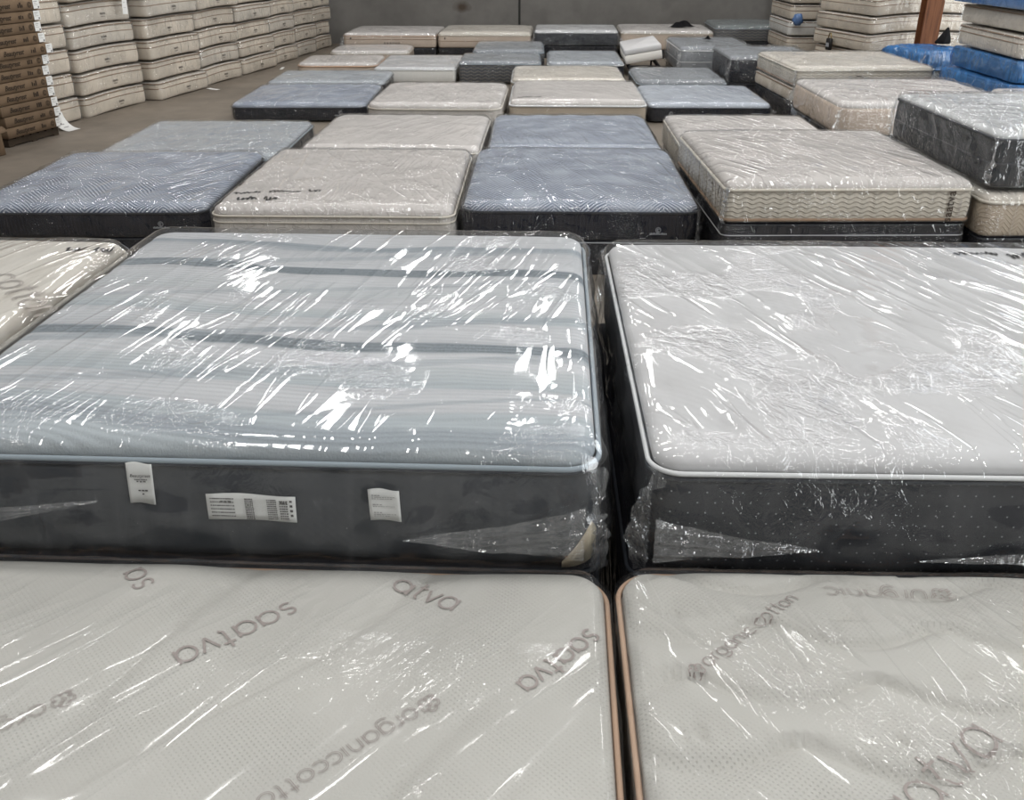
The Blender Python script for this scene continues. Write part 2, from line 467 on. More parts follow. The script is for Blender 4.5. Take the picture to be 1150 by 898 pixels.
def flower():
    S = []
    for k in range(5):
        a = 2*PI*k/5+.3
        S.append(arc(.55+.42*math.cos(a), .55+.42*math.sin(a), .33, math.degrees(a)-115, math.degrees(a)+115, 12))
    S.append(arc(.55, .55, .16, 0, 300, 10)); S.append([(.55, .55), (.75, .95)]); S.append([(.1, .2), (-.25, .0)]); S.append([(.2, .0), (-.1, -.15)])
    return S

def stroke_text(items, size):
    """items: string or 'FLOWER' mix -> list of polylines in metres"""
    out = []; x = 0
    for it in items:
        S, adv = (flower(), 1.7) if it == '*' else GL[it]
        for p in S: out.append([((q[0]+x)*size, q[1]*size) for q in p])
        x += adv
    return out, x*size

def resample(p, step):
    out = [p[0]]
    for a, b in zip(p, p[1:]):
        L = math.dist(a, b); n = max(1, int(L/step))
        for i in range(1, n+1): out.append((a[0]+(b[0]-a[0])*i/n, a[1]+(b[1]-a[1])*i/n))
    return out

def ribbons(lines, width, place, double=0., step=.005):
    """flat ribbons along polylines; place(x, y) -> 3D point on the thing's surface"""
    V = []; F = []
    for ln in lines:
        pts = np.array(resample(ln, step))
        if len(pts) < 2: continue
        T = np.gradient(pts, axis=0); T /= np.linalg.norm(T, axis=1)[:, None]+1e-9
        N = np.column_stack([-T[:, 1], T[:, 0]])
        for off in ((-double, double) if double else (0.,)):
            L = pts+N*(off+width/2); R = pts+N*(off-width/2); b = len(V)
            for q in range(len(pts)):
                V.append(place(*L[q])); V.append(place(*R[q]))
            for q in range(len(pts)-1):
                F.append((b+2*q, b+2*q+1, b+2*q+3, b+2*q+2))
    return V, F

def font_mesh(text, size, shear=0., spacing=1.):
    cu = bpy.data.curves.new('lettering', 'FONT'); cu.body = text; cu.size = size; cu.align_x = 'CENTER'; cu.align_y = 'CENTER'
    cu.shear = shear; cu.space_character = spacing; cu.resolution_u = 3; cu.offset = size*.018
    o = bpy.data.objects.new('lettering', cu); COL.objects.link(o)
    dg = bpy.context.evaluated_depsgraph_get(); me = bpy.data.meshes.new_from_object(o.evaluated_get(dg))
    V = [tuple(v.co) for v in me.vertices]; F = [tuple(p.vertices) for p in me.polygons]
    bpy.data.objects.remove(o); bpy.data.curves.remove(cu); bpy.data.meshes.remove(me)
    return V, F
_fc = {}
def lettering(name, text, size, mat, parent, x, z, y, shear=0., rot=0., spacing=1.):
    """lettering on the front (-Y) side of a thing"""
    k = (text, size, shear, spacing)
    if k not in _fc: _fc[k] = font_mesh(*k)
    V, F = _fc[k]; c, s = math.cos(rot), math.sin(rot)
    return mesh(name, [(x+c*v[0]-s*v[1], y, z+s*v[0]+c*v[1]) for v in V], F, mat, parent, False)

def scribble(words, size, seed):
    rd = random.Random(seed); out = []; x = 0; y = 0
    for w in words:
        p = []
        for i in range(w*5):
            t = i/5
            p.append((x+t*size*.55+rd.uniform(-.1, .1)*size, y+size*(.5+.5*math.sin(i*2.2))*rd.uniform(.5, 1.1)))
        out.append(p); x += w*size*.55+size*.5
    return out

# ------------------------------------------------------------------ heights of the top panels
def h_plain(w, l, seed, crown=.02, rough=.004):
    def h(x, y):
        c = np.clip(1-(2*x/w)**4, 0, 1)*np.clip(1-(2*y/l)**4, 0, 1)
        return crown*c + rough*(fbm(x*3+seed, y*3, seed)-.45)*2
    h.crown = crown; h.lift = .002+rough*.5
    return h
def h_tuft(w, l, seed, sx=.28, sy=.28, d=.016, crown=.02):
    b = h_plain(w, l, seed, crown)
    def h(x, y):
        row = np.floor(y/sy+.5); xs = x+np.where(row % 2 == 0, 0, sx/2)
        dx = (xs/sx-np.floor(xs/sx+.5))*sx; dy = (y/sy-row)*sy
        r = np.sqrt(dx*dx+dy*dy)
        return b(x, y)-d*np.exp(-(r/(.16*sx))**2)-d*.35*np.exp(-(r/(.5*sx))**2)+.004*fbm(x*7, y*7, seed+3)
    h.crown = crown; h.lift = .004
    return h
def h_scallop(w, l, seed, sy=.20, per=.42, d=.019):
    b = h_plain(w, l, seed, .018, .006)
    def h(x, y):
        wob = .1*np.sin(x*2.3+1)+.12*fbm(x*1.5, y*1.5, seed)
        yy = y/sy+.42*np.abs(np.sin(PI*x/per+np.floor(y/sy+wob)*1.57))+wob
        f = np.abs(yy-np.floor(yy+.5))*sy
        return b(x, y)-d*np.exp(-(f/.018)**2)+.010*np.clip(f/(sy/2), 0, 1)
    h.crown = .018; h.lift = .012
    return h
def h_swell(w, l, seed, th=.7, d=.02):
    """soft swells dented along slanting pulls"""
    b = h_plain(w, l, seed, .02, .004)
    c, s = math.cos(th), math.sin(th)
    def h(x, y):
        u = c*x+s*y; v = -s*x+c*y
        f = fbm(u*4.2+seed, v*1.7, seed, 2)
        st = vnoise(u*3.1+2, v*1.1+5, seed+9)
        return b(x, y)+d*(f-.45)*1.3-d*.35*ridge(u*5.2+1.3*vnoise(x*1.5, y*1.5, seed+2), v*.55, seed+4, 3)-d*.9*np.clip((st-.6)*6, 0, 1)*np.clip((.72-st)*12, 0, 1)
    h.crown = .02; h.lift = .014
    return h
def h_rows(w, l, seed, s=.19, d=.010):
    b = h_plain(w, l, seed, .018, .003)
    def h(x, y):
        t = y/s+.18*np.sin(x*2.2+seed); f = np.abs(t-np.floor(t+.5))*s
        return b(x, y)-d*np.exp(-(f/.02)**2)
    h.crown = .018; h.lift = .003
    return h

# ------------------------------------------------------------------ a mattress
def build_mattress(t, w, l, z0, z1, top=.05, r=.09, side='stack', panel='cream', tape='tape_cream', tape_r=.009, film='a', hf=None, seed=1,
                   res=1, bottom_tape=None, mid_tape=None, mid=.7, film_amp=.006, ears=(), flaps=(), film_dir=.5, facets=0., sag=0., loose=.011, film_z=None, film_r=None,
                   twoside=None, earsize=.12):
    """parts of one mattress: border, top panel, edge tapes and the polythene cover; the origin is on the base at its centre"""
    nx = int(10*res*max(w, .4)); ny = int(10*res*max(l, .4)); nc = 5 if res < 2 else 9
    hf = hf or h_tuft(w, l, seed)
    S = (lambda P: sag*((2*P[:, 0]/w)**2)) if sag else (lambda P: 0.)
    def O(inset, rr=r): return outline(w-2*inset, l-2*inset, max(rr-inset, .01), nx, ny, nc)
    hgt = z1-z0
    # border
    rings = []
    for i, (f, ins) in enumerate(((0, .03), (.04, .008), (.14, 0), (.5, -.006), (.86, 0), (.97, .006), (1., .016))):
        P = O(ins); rings.append(ring3(P, z0+hgt*f-S(P)))
    rings = [ring3(O(.03)*q, z0-S(O(.03)*q)) for q in (.35, .7)]+rings
    V, F = loft(rings, cap0=True)
    border = mesh('border', V, F, MT[side], t)
    # edge tapes
    def tp(z, mat, ins=-.002, rad=tape_r, nm='edge_tape'):
        P = O(ins); V, F = tube_closed(ring3(P, z-S(P)), rad); return mesh(nm, V, F, MT[mat], t)
    if tape: tp(z1, tape)
    if bottom_tape: tp(z0+.022, bottom_tape)
    if mid_tape: tp(z0+hgt*mid, mid_tape, -.004, tape_r*.7)
    # top panel
    rings = []
    e = min(top*1.1, .07)
    for a in np.linspace(0, PI/2, 6 if res < 2 else 8):
        P = O(.012+e*(1-math.cos(a))-.01*math.sin(2*a))
        k = math.sin(a)
        rings.append(ring3(P, z1+top*k+hf(P[:, 0], P[:, 1])*k*k-S(P)))
    B = O(.012+e); nr = int(max(8, 14*res*min(w, l)))
    for s in np.linspace(1, 0, nr+1)[1:-1]:
        P = B*s; rings.append(ring3(P, z1+top+hf(P[:, 0], P[:, 1])-S(P)))
    V, F = loft(rings, fan=(0, 0, float(z1+top+hf(np.array([0.]), np.array([0.]))[0])))
    pan = mesh('top_panel', V, F, MT[panel], t)
    # polythene cover
    if film:
        hs = h_plain(w, l, seed, hf.crown, .003); lift = hf.lift
        hc_ = lambda x, y: np.maximum(hs(x, y)+lift, hf(x, y)+.001)
        fr = film_r if film_r is not None else max(r*.72, .03)
        c, s_ = math.cos(film_dir), math.sin(film_dir)
        def wr(x, y):
            u = c*x+s_*y; v = -s_*x+c*y
            q = ridge(u*5+seed, v*.8+vnoise(x*2, y*2, seed)*.8, seed+5, 6)+.5*ridge(u*11, v*1.6+3, seed+8, 5)*vnoise(x*1.7, y*1.7, seed+4)
            return film_amp*(q+.5*fbm(x*6, y*6, seed+2))
        rings = []; zb = z0+.006 if film_z is None else film_z
        nside = 6 if res < 2 else 14
        def off(P, k):
            """loose side: faceted folds and corner slack"""
            L = np.linalg.norm(P, axis=1)[:, None]; ang = np.arctan2(P[:, 1]/l, P[:, 0]/w)
            per = (np.abs(P[:, 0])*1.0+np.abs(P[:, 1])*1.0)+ang*.3
            tri = np.abs(((per*2.3+k*1.3+seed*.37) % 1)-.5)*2 + .6*np.abs(((per*3.7-k*2.1+seed*.71) % 1)-.5)*2
            return tri
        for i in range(nside+1):
            k = i/nside
            P = O(-loose, fr+loose)
            nrm = P/np.array([w/2, l/2]); nrm = np.sign(nrm)*np.abs(nrm)**6; nrm /= np.linalg.norm(nrm, axis=1)[:, None]+1e-9
            amp = film_amp*.8+facets*math.sin(PI*min(1, k*1.05))
            P = P+nrm*(amp*off(P, k))[:, None]
            rings.append(ring3(P, zb+(z1+top*.35-zb)*k-S(P)))
        cl = loose*.6
        for a in np.linspace(PI*.18, PI/2, 4 if res < 2 else 6):
            P = O(.012+e*(1-math.cos(a))-loose, fr+loose); kk = math.sin(a)
            rings.append(ring3(P, z1+top*kk+cl+hc_(P[:, 0], P[:, 1])*kk*kk+wr(P[:, 0], P[:, 1])*kk-S(P)))
        B = O(.012+e-loose*.4, fr); nr2 = int(max(8, 18*res*min(w, l)))
        for q in np.linspace(1, 0, nr2+1)[1:-1]:
            P = B*q; rings.append(ring3(P, z1+top+cl+hc_(P[:, 0], P[:, 1])+wr(P[:, 0], P[:, 1])-S(P)))
        hc = float(z1+top+cl+(hc_(np.array([0.]), np.array([0.]))+wr(np.array([0.]), np.array([0.])))[0])
        V, F = loft(rings, fan=(0, 0, hc))
        g = Geo().add(V, F)
        nmain = len(g.F)
        for cn in ears:                                  # gathered slack standing out at a corner
            sx = -1 if 'l' in cn else 1; sy = -1 if 'f' in cn else 1
            bx, by = sx*(w/2-fr*.25+.004), sy*(l/2-fr*.25+.004); rd = random.Random(seed*31+len(cn)+sx*3+sy)
            nu, nv = 22, 9; VV = []
            for iu in range(nu+1):
                u = iu/nu; zz = zb+.008+(z1+top*.4-zb-.02)*u
                wd = earsize*max(.10, (1-abs(u-.32)*1.45))*(0.8+.3*rd.random())
                for iv in range(nv+1):
                    v = iv/nv
                    jx = .020*(vnoise(np.array([u*8+seed]), np.array([v*5.]), seed)[0]-.5)*2*v
                    VV.append((bx+sx*wd*v*.75+jx*2*sy, by+sy*wd*v*.55-jx*2*sx, zz+.02*v*math.sin(u*9+seed)))
            g.add(VV, [(a*(nv+1)+b, a*(nv+1)+b+1, (a+1)*(nv+1)+b+1, (a+1)*(nv+1)+b) for a in range(nu) for b in range(nv)])
        for (x0, x1, za, zb2, ztip, sd) in flaps:        # folded tail of film lying against the front side, tapering to a point
            nu, nv = 26, 12; VV = []
            for iu in range(nu+1):
                u = iu/nu
                for iv in range(nv+1):
                    v = iv/nv
                    zlo = za+(ztip-za)*u**1.1; zhi = zb2+(ztip-zb2)*u**.9
                    fold = abs(((v*3.2+u*1.1+sd) % 1)-.5)*2
                    dd = .020+.020*fold*(1-u*.5)+.010*vnoise(np.array([u*7.+sd]), np.array([v*7.]), 3)[0]
                    VV.append((x0+(x1-x0)*u, -l/2-loose-facets*.8-dd, z0+zlo+(zhi-zlo)*v))
            g.add(VV, [(a*(nv+1)+b, a*(nv+1)+b+1, (a+1)*(nv+1)+b+1, (a+1)*(nv+1)+b) for a in range(nu) for b in range(nv)])
        co = g.build('plastic_cover', FILM[film], t, True)
        if len(g.F) > nmain:
            co.data.materials.append(FILM['fin'])
            for q in co.data.polygons[nmain:]: q.material_index = 1
    return hf

def mattress(label, fl, rot, w, l, z0, z1, group=None, name='mattress', **kw):
    """fl = world position of the front-left corner of the top seam; rot in degrees"""
    a = math.radians(rot); c, s = math.cos(a), math.sin(a)
    cx = fl[0]+c*w/2-s*l/2; cy = fl[1]+s*w/2+c*l/2
    t = empty(name, (cx, cy, z0), a, label, 'mattress', group)
    t['_w'] = 0
    del t['_w']
    hf = build_mattress(t, w, l, 0., z1-z0, **kw)
    return t, hf

def foundation(label, t, w, l, z0, z1, line=None, seam=None, inset=.015, film='c', group=None, mat='black', ears=()):
    """black fabric box foundation under the bed at t"""
    f = empty('foundation', (t.location.x, t.location.y, z0), t.rotation_euler.z, label, 'bed base', group)
    W, L, Hh = w-2*inset, l-2*inset, z1-z0
    rings = [ring3(outline(W-2*i, L-2*i, .05, 6, 6, 5), z) for z, i in ((0, .012), (.012, 0), (Hh-.012, 0), (Hh, .012))]
    V, F = loft(rings, True, True); mesh('body', V, F, MT[mat], f)
    P = outline(W+.004, L+.004, .052, 6, 6, 5)
    for z in ((Hh-.012,) if not line else (Hh-.012, line-z0)):
        V, F = tube_closed(ring3(P, z), .006); mesh('edge_tape', V, F, MT['tape_dark'], f)
    if seam:                                             # welded seam of the film bag, caught light painted in as pale grey
        V, F = tube_closed(ring3(outline(W+.03, L+.03, .06, 6, 6, 5), seam-z0), .0035, 5); mesh('film_seam', V, F, MT['seam'], f)
    if film:
        g = Geo()
        rings = []
        for z, q in ((.004, .006), (Hh*.3, .016), (Hh*.5, .010), (Hh*.75, .016), (Hh-.004, .006)):
            PP = outline(W+2*q, L+2*q, .045, 16, 16, 5); nn = PP/np.linalg.norm(PP, axis=1)[:, None]
            rings.append(ring3(PP+nn*(.008*vnoise(PP[:, 0]*9, PP[:, 1]*9+z*20, 3))[:, None], z))
        V, F = loft(rings); g.add(V, F); g.build('plastic_cover', FILM[film], f, True)
    return f

def top_text(t, name, items, size, x, y, ang, mat, hf, zt, width=.006, double=0., label=None):
    """printing that follows the top panel; (x, y) local start of the baseline, ang its direction in degrees"""
    lines, _ = stroke_text(items, size) if isinstance(items, str) else (items, 0)
    a = math.radians(ang); c, s = math.cos(a), math.sin(a)
    def place(px, py):
        X = x+c*px-s*py; Y = y+s*px+c*py
        q = .014
        return (X, Y, zt+float(np.max(hf(np.array([X, X+q, X-q, X, X]), np.array([Y, Y, Y, Y+q, Y-q]))))+.0020)
    V, F = ribbons(lines, width, place, double)
    o = mesh(name, V, F, MT[mat], t, False)
    if label: o['label'] = label
    return o

def paper_tag(t, name, x0, x1, z0, z1, y, curl=.004, tilt=0., mat='paper'):
    """small label hanging on the front side, slightly wavy"""
    n, m = 10, 4; V = []
    for i in range(n+1):
        for j in range(m+1):
            u, v = i/n, j/m
            V.append((x0+(x1-x0)*u+tilt*(1-v), y-curl*(.5+.5*math.sin(u*7+v*2)), z0+(z1-z0)*v+.003*math.sin(u*5)))
    F = [(a*(m+1)+b, (a+1)*(m+1)+b, (a+1)*(m+1)+b+1, a*(m+1)+b+1) for a in range(n) for b in range(m)]
    o = mesh(name, V, F, MT[mat], t)
    so = o.modifiers.new('thickness', 'SOLIDIFY'); so.thickness = .0008
    return o

def print_lines(parent, name, rows, y, mat='papertext'):
    """rows: (x0, x1, z, height, words) broken bars of tiny print"""
    g = Geo(); rd = random.Random(5)
    for (x0, x1, z, hh, n) in rows:
        x = x0; step = (x1-x0)/n
        for i in range(n):
            wd = step*rd.uniform(.55, .92); g.box(x, x+wd, y-.0004, y, z-hh/2*rd.uniform(.7, 1.), z+hh/2); x += step
    return g.build(name, MT[mat], parent)
MT['zebra_pale'] = m_zebra('pale blue-grey knit', (.47, .50, .55), (.40, .43, .49))
MT['stack2'] = m_fabric('pale cream mattress border', (.62, .555, .47), .09, 60., .4)
MT['pallet'] = m_fabric('pallet wood with painted shade', (.06, .045, .032), .15, 40., .4)  # wood colour darkened to stand in for the shadow under the boxes
MT['blueplastic'] = plain('blue plastic film', (.10, .18, .36), .3, .5)
FILM['a'] = m_film('clear polythene leaning right', .22, .02, 8., .6, rough=.07, bstr=.5, crumple=.6, low=.13, calm=.8)
FILM['a2'] = m_film('clear polythene leaning far right', .5, .010, 8., .7, base=.055, bstr=.95, crumple=.8, rough=.08)
FILM['b'] = m_film('clear polythene leaning left', -.38, .018, 8., .6, rough=.07, bstr=.5, crumple=.8, low=.12, calm=.8)
FILM['c'] = m_film('clear polythene pulled straight', -.10, .010, 9., .7, base=.05, bstr=.95, crumple=.8, rough=.08)
FILM['d'] = m_film('soft clear polythene leaning right', .6, .015, 6., .6, bstr=.45, crumple=.15, rough=.12, gain=.8, low=.25)
FILM['f2'] = m_film('soft clear polythene leaning left', -.42, .012, 8., .7, bstr=.5, crumple=.3, rough=.10, gain=.85, low=.25)
WORLD = .0; LAMPY = (-2., 4., 11., 15.5, 20.5); LAMPX = (-7., -2.8, .3, 3.4, 7.5); LAMPZ = 7.2; LAMPR = 37.; EXPO = 0.  # first lamp row, behind the camera, is added as fill
FILM['e'] = m_film('crinkled clear polythene', .25, .024, 12., 2.2, crumple=1.0, bstr=.9, base=.06)
FILM['s'] = m_film('crinkled stack polythene', .9, .025, 8., 2.5, crumple=1.2, bstr=1., base=.055)
FILM['fin'] = m_film('gathered clear polythene', .5, .05, 14., 5., crumple=1.2, bstr=.9, base=.09, rough=.08)
MT['greytop'] = m_fabric('pale grey knit', (.58, .585, .59), .06, 80., .4)
MT['dotless'] = m_fabric('black border cloth', (.022, .025, .030), .1, 110.)
FILL_STRENGTH = 8.
MT['seam'] = plain('film seam with painted glint', (.42, .43, .44), .4)
MT['corner'] = plain('beige corner guard', (.55, .47, .34), .8)
FILM['m'] = m_film('creased clear polythene', -.4, .014, 9., .7, base=.06, bstr=1., crumple=.8, rough=.08, calm=.2)

# ================================================================== the room
g = Geo(); g.box(-10, 10, -5, 24.2, -.2, 0); structure(g.build('floor', MT['floor']))
wb = Geo().box(-10, 10, 24.2, 24.5, -.2, 8.).build('wall_back', MT['concrete']); structure(wb)
jg = Geo()
for x in (-8.9, -.955, 7.):
    jg.box(x-.025, x+.025, 24.192, 24.21, 0, 8.)
jo = jg.build('joint', MT['groove'], wb)
structure(Geo().box(-10.3, -10, -5, 24.5, -.2, 8.).build('wall_left', MT['concrete']))
structure(Geo().box(-10, 10, -5.3, -5, -.2, 8.).build('wall_front', MT['concrete']))
structure(Geo().box(-10.3, 10.3, -5.3, 24.5, 7.6, 7.8).build('ceiling', MT['roof']))
wr_ = Geo()
FILL_GAPS = ((-3., 2.), (6., 11.), (14., 19.))             # unseen openings added in the right-hand wall so fill light reaches the stacks
ya = -5.
for d0, d1 in FILL_GAPS:
    wr_.box(10, 10.3, ya, d0, -.2, 8.); wr_.box(10, 10.3, d0, d1, 4.4, 8.); ya = d1
wr_.box(10, 10.3, ya, 24.5, -.2, 8.)
structure(wr_.build('wall_right', MT['concrete']))

def h_section(name, label, x, y, w, d, h, mat, rz=0.):
    """upright H-section column with a base plate"""
    t = empty(name, (x, y, 0), rz, label, 'column'); tk = .03
    s = Geo(); s.box(-w/2, w/2, -d/2, -d/2+tk, .03, h); s.box(-w/2, w/2, d/2-tk, d/2, .03, h); s.box(-tk/2, tk/2, -d/2+tk, d/2-tk, .03, h)
    s.build('shaft', MT[mat], t)
    Geo().box(-w/2-.06, w/2+.06, -d/2-.05, d/2+.05, 0, .03).build('base_plate', MT['steel'], t)
    return t
h_section('steel_column', 'rust brown upright column standing among the mattress stacks', 6.23, 17.25, .28, .30, 7.5, 'wood')
h_section('steel_column', 'dark steel column against the grey concrete back wall', 5.28, 24.0, .30, .30, 7.5, 'steel')

# ================================================================== front row, seen from above
GF = 'mattresses laid out in rows on the floor'
def knit_bed(label, fl, rot, w, l, z0, z1, film, fdir, hf, seed, **kw):
    return mattress(label, fl, rot, w, l, z0, z1, GF, r=.10, side='knit_side', panel='knit', tape='tape_peach', tape_r=.0075, top=.035, hf=hf, seed=seed, res=4,
                    film=film, film_dir=fdir, **kw)
# near left
w, l = 1.93, 2.02
t, hf = knit_bed('off-white printed knit mattress at the bottom, below the grey-banded one, taupe lettering running diagonally', (-1.775, .035), 0, w, l, .53, .85, 'd', -.6,
                 h_swell(w, l, 3, -.6, .036), 3, film_amp=.006, loose=.010)
zt = .32+.035
def loc(t, X, Y):
    a = -t.rotation_euler.z; dx, dy = X-t.location.x, Y-t.location.y
    return dx*math.cos(a)-dy*math.sin(a), dx*math.sin(a)+dy*math.cos(a)
def cen(items, size):
    L = stroke_text(items, size)[0] if isinstance(items, str) else items
    return [[(x, y-.5*size) for x, y in p] for p in L]
def topprint(nm, items, size, X, Y, ang, mat='ink', width=.007, double=0., tt=None, hh=None, z=None):
    tt = tt or t; x, y = loc(tt, X, Y)
    top_text(tt, nm, cen(items, size), size, x, y, ang-math.degrees(tt.rotation_euler.z), mat, hh or hf, zt if z is None else z, width, double)
topprint('lettering', 'saatva', .0475, -.645, 1.872, -136)
topprint('lettering', 'saatva', .040, .118, 1.805, -131)
topprint('lettering', '*organiccotton', .030, -.245, 1.55, -137, 'ink', .0015, .0022)
topprint('lettering', '*organiccotton', .033, -1.06, 1.53, -137, 'ink', .0015, .0022)
topprint('lettering', 'atva', .046, -.40, 1.985, -30)
topprint('lettering', 'sa', .05, -1.045, 1.915, 132)
foundation('black fabric bed base under the off-white printed mattress at lower left', t, w, l, 0., .52)
# near right
t, hf = knit_bed('off-white scallop-quilted printed knit mattress in front of the plain white one', (.215, .04), .8, w, l, .545, .865, 'f2', .4,
                 h_scallop(w, l, 8), 8, film_amp=.006, loose=.010)
topprint('lettering', '*organic', .036, 1.03, 1.965, 181, 'ink', .0016, .0024)
topprint('lettering', '*organic cotton', .026, .335, 1.64, 45, 'ink', .0034)
topprint('lettering', 'saatva', .066, .60, 1.20, 41)
foundation('black fabric bed base under the scallop-quilted printed mattress', t, w, l, 0., .535)

# ================================================================== second row
# grey banded mattress with dark border
w, l = 1.93, 1.97
t, hf = mattress('pale mattress with wavy blue-grey bands, charcoal border and three paper tags', (-1.80, 2.108), .1, w, l, .85, 1.165, GF, r=.095, side='charcoal', panel='bands',
                 tape='tape_grey', tape_r=.008, top=.05, hf=h_rows(w, l, 5, .21, .006), seed=5, res=4, film='a', film_dir=-.2, film_amp=.004, ears=('fr', 'br'), earsize=.06, facets=.018, loose=.025, mid_tape='tape_dark', mid=.965,
                 flaps=((.93, .45, .075, .24, .125, .3), (-.96, -.36, .09, .17, .225, .1)))
yf = -l/2-.011
tg = paper_tag(t, 'brand_tag', -.292, -.222, .185, .312, yf, .0015, -.009)
lettering('lettering', 'Beautyrest', .0128, MT['papertext'], tg, -.259, .274, yf-.0042, .35)
print_lines(tg, 'print', [(-.275, -.24, .262, .003, 8), (-.270, -.244, .256, .004, 3)], yf-.0036)
print_lines(tg, 'print', [(-.270, -.243, .228, .0045, 3), (-.261, -.252, .217, .0045, 1)], yf-.0036)
tg = paper_tag(t, 'law_tag', -.088, .155, .140, .222, yf, .004, -.003)
rows = []
for k in range(6): rows.append((-.078, -.012, .155+k*.011, .0035, 11))
for k in range(11): rows.append((.016, .040, .148+k*.0062, .004, 5))
for k in range(10): rows.append((.076, .103, .149+k*.0066, .003, 6))
for k in range(8): rows.append((.110, .133, .150+k*.0078, .0035, 4))
rows += [(-.05, -.02, .20, .006, 3), (.138, .147, .205, .006, 1), (.138, .147, .19, .008, 1), (.138, .147, .175, .008, 1), (.138, .147, .16, .008, 1), (.112, .134, .2, .004, 3)]
for lo_, hi_ in ((-.1, 0.), (0., .06), (.06, .2)):
    print_lines(tg, 'print', [q for q in rows if lo_ <= q[0] < hi_], yf-.0058)
tg = paper_tag(t, 'card_tag', .352, .436, .150, .248, yf, .003, .002)
print_lines(tg, 'print', [(.362, .385, .232, .003, 3), (.362, .425, .226, .002, 9), (.362, .418, .221, .002, 8), (.364, .392, .203, .003, 3), (.364, .426, .197, .002, 9), (.366, .39, .178, .003, 3), (.366, .427, .172, .002, 9), (.366, .41, .167, .002, 6)], yf-.0055, 'papergrey')
cg = []
for i in range(9):
    a = math.radians(-88+i*86/8); k = 1-i/8
    bx, by = w/2-.095, -l/2+.095
    for q, zz in ((.100, .005), (.100, .012+.12*(1-abs(i-5)/5.5))): cg.append((bx+q*math.cos(a), by+q*math.sin(a), zz))
co_ = mesh('corner_guard', cg, [(2*i, 2*i+2, 2*i+3, 2*i+1) for i in range(8)], MT['corner'], t); co_['label'] = 'beige card corner guard under the film'
so = co_.modifiers.new('thickness', 'SOLIDIFY'); so.thickness = .002
foundation('black foundation under the grey-banded mattress with the paper tags', t, w+.05, l, 0., .84, .76, film='c')
# white pillow top with dotted black border
w, l = 1.93, 1.91
t, hf = mattress('white quilted mattress with black dotted border, loose clear film at its corner', (.268, 2.128), 1.2, w, l, 0.83, 1.15, GF, r=.085, side='dotted', panel='white',
                 tape='tape_white', tape_r=.007, top=.045, hf=h_tuft(w, l, 6, .30, .26, .014), seed=6, res=4, film='b', film_dir=.32, film_amp=.004, ears=('fl', 'bl'), facets=.02, loose=.022, film_r=.035, mid_tape='tape_dark', mid=.95, earsize=.06,
                 flaps=((-.955, -.52, .085, .22, .13, .2), (.35, -.25, .09, .16, .10, .6)))
hhz = .32+.045
topprint('marker_writing', scribble((5, 3), .07, 4), .07, 1.70, 3.93, 2, 'marker', .008, z=hhz)
foundation('black foundation under the white dotted-border mattress', t, w+.11, l, 0., .82)
# streaked cream mattress at far left
w, l = 1.93, 1.98
t, hf = mattress('cream streaked mattress left of the grey-banded one, black marker at its far corner', (-3.86, 2.08), 0, w, l, .83, 1.12, GF, r=.11, side='knit_side', panel='grain', tape='tape_cream',
                 hf=h_plain(w, l, 4, .02, .006), seed=12, res=3, film='a', film_dir=-.3, film_amp=.005, loose=.012)
hz = .29+.05
topprint('marker_writing', scribble((2, 2), .075, 8), .075, -2.14, 3.88, 6, 'marker', .010, z=hz)
topprint('lettering', 'cotton', .085, -2.24, 3.50, -44, 'ink_light', .006, .006, z=hz)
foundation('black foundation under the cream streaked mattress at left', t, w, l, 0., .82)

# ================================================================== third row
def brand_line(t, x, z, y, s=1., nm='logo'):
    """round embroidered emblem over a line of small lettering"""
    V, F = ribbons([arc(0, .0, .5, 0, 360, 20), arc(.0, .0, .24, 20, 300, 12), arc(.12, -.05, .3, 90, 260, 8)], .12, lambda a, b: (x+a*.045*s, y, z+.032*s+b*.045*s))
    g = Geo().add(V, F); rd = random.Random(3)
    xx = -.075*s
    while xx < .075*s:
        wd = rd.uniform(.006, .011)*s; g.box(x+xx, x+xx+wd, y-.001, y, z-.012*s, z+.003*s+rd.choice((0, .005))*s); xx += wd+.004*s
    return g.build(nm, MT['silver'], t)

w, l = 1.93, 2.03
def row_bed(label, fl, rot, w, l, z0, z1, base=None, seam=None, **kw):
    t, hf = mattress(label, fl, rot, w, l, z0, z1, GF, **kw)
    if base and z0 > .06:
        foundation(base, t, w, l, 0., z0-.008, film='c', seam=seam)
    return t, hf
BLUE = dict(side='navy', panel='zebra', tape='tape_dark', top=.06, r=.13)
t, _ = row_bed('blue ribbed mattress with navy border beside the open concrete floor at left', (-4.74, 7.17), 3., 1.93, 2.12, .21, .405, 'navy foundation under the blue mattress at left', hf=h_tuft(1.93, 2.12, 21, .35, .3, .012), seed=21, res=2, film='a2', film_dir=-.5, film_amp=.008, loose=.014, **BLUE)
brand_line(t, .60, .085, -1.06-.012, .85)
w, l = 1.88, 2.2
t, hf = row_bed('pale stone pillow-top mattress with black marker scrawl at its front corner', (-2.655, 6.95), 1.2, w, l, .20, .475, 'black foundation under the stone pillow-top with marker scrawl', side='stone_side', panel='greycream', tape='tape_cream', top=.07, r=.11,
                hf=h_tuft(w, l, 22, .36, .3, .012), seed=22, res=2, film='c', film_dir=.1, film_amp=.008, loose=.014, mid_tape='tape_cream', mid=.82)
topprint('marker_writing', scribble((4, 5, 2), .10, 3), .10, -2.58, 7.36, 6, 'marker', .012, z=.275+.07)
topprint('marker_writing', scribble((3, 2), .10, 9), .10, -2.50, 7.18, 8, 'marker', .016, z=.275+.07)
w, l = 1.83, 2.12
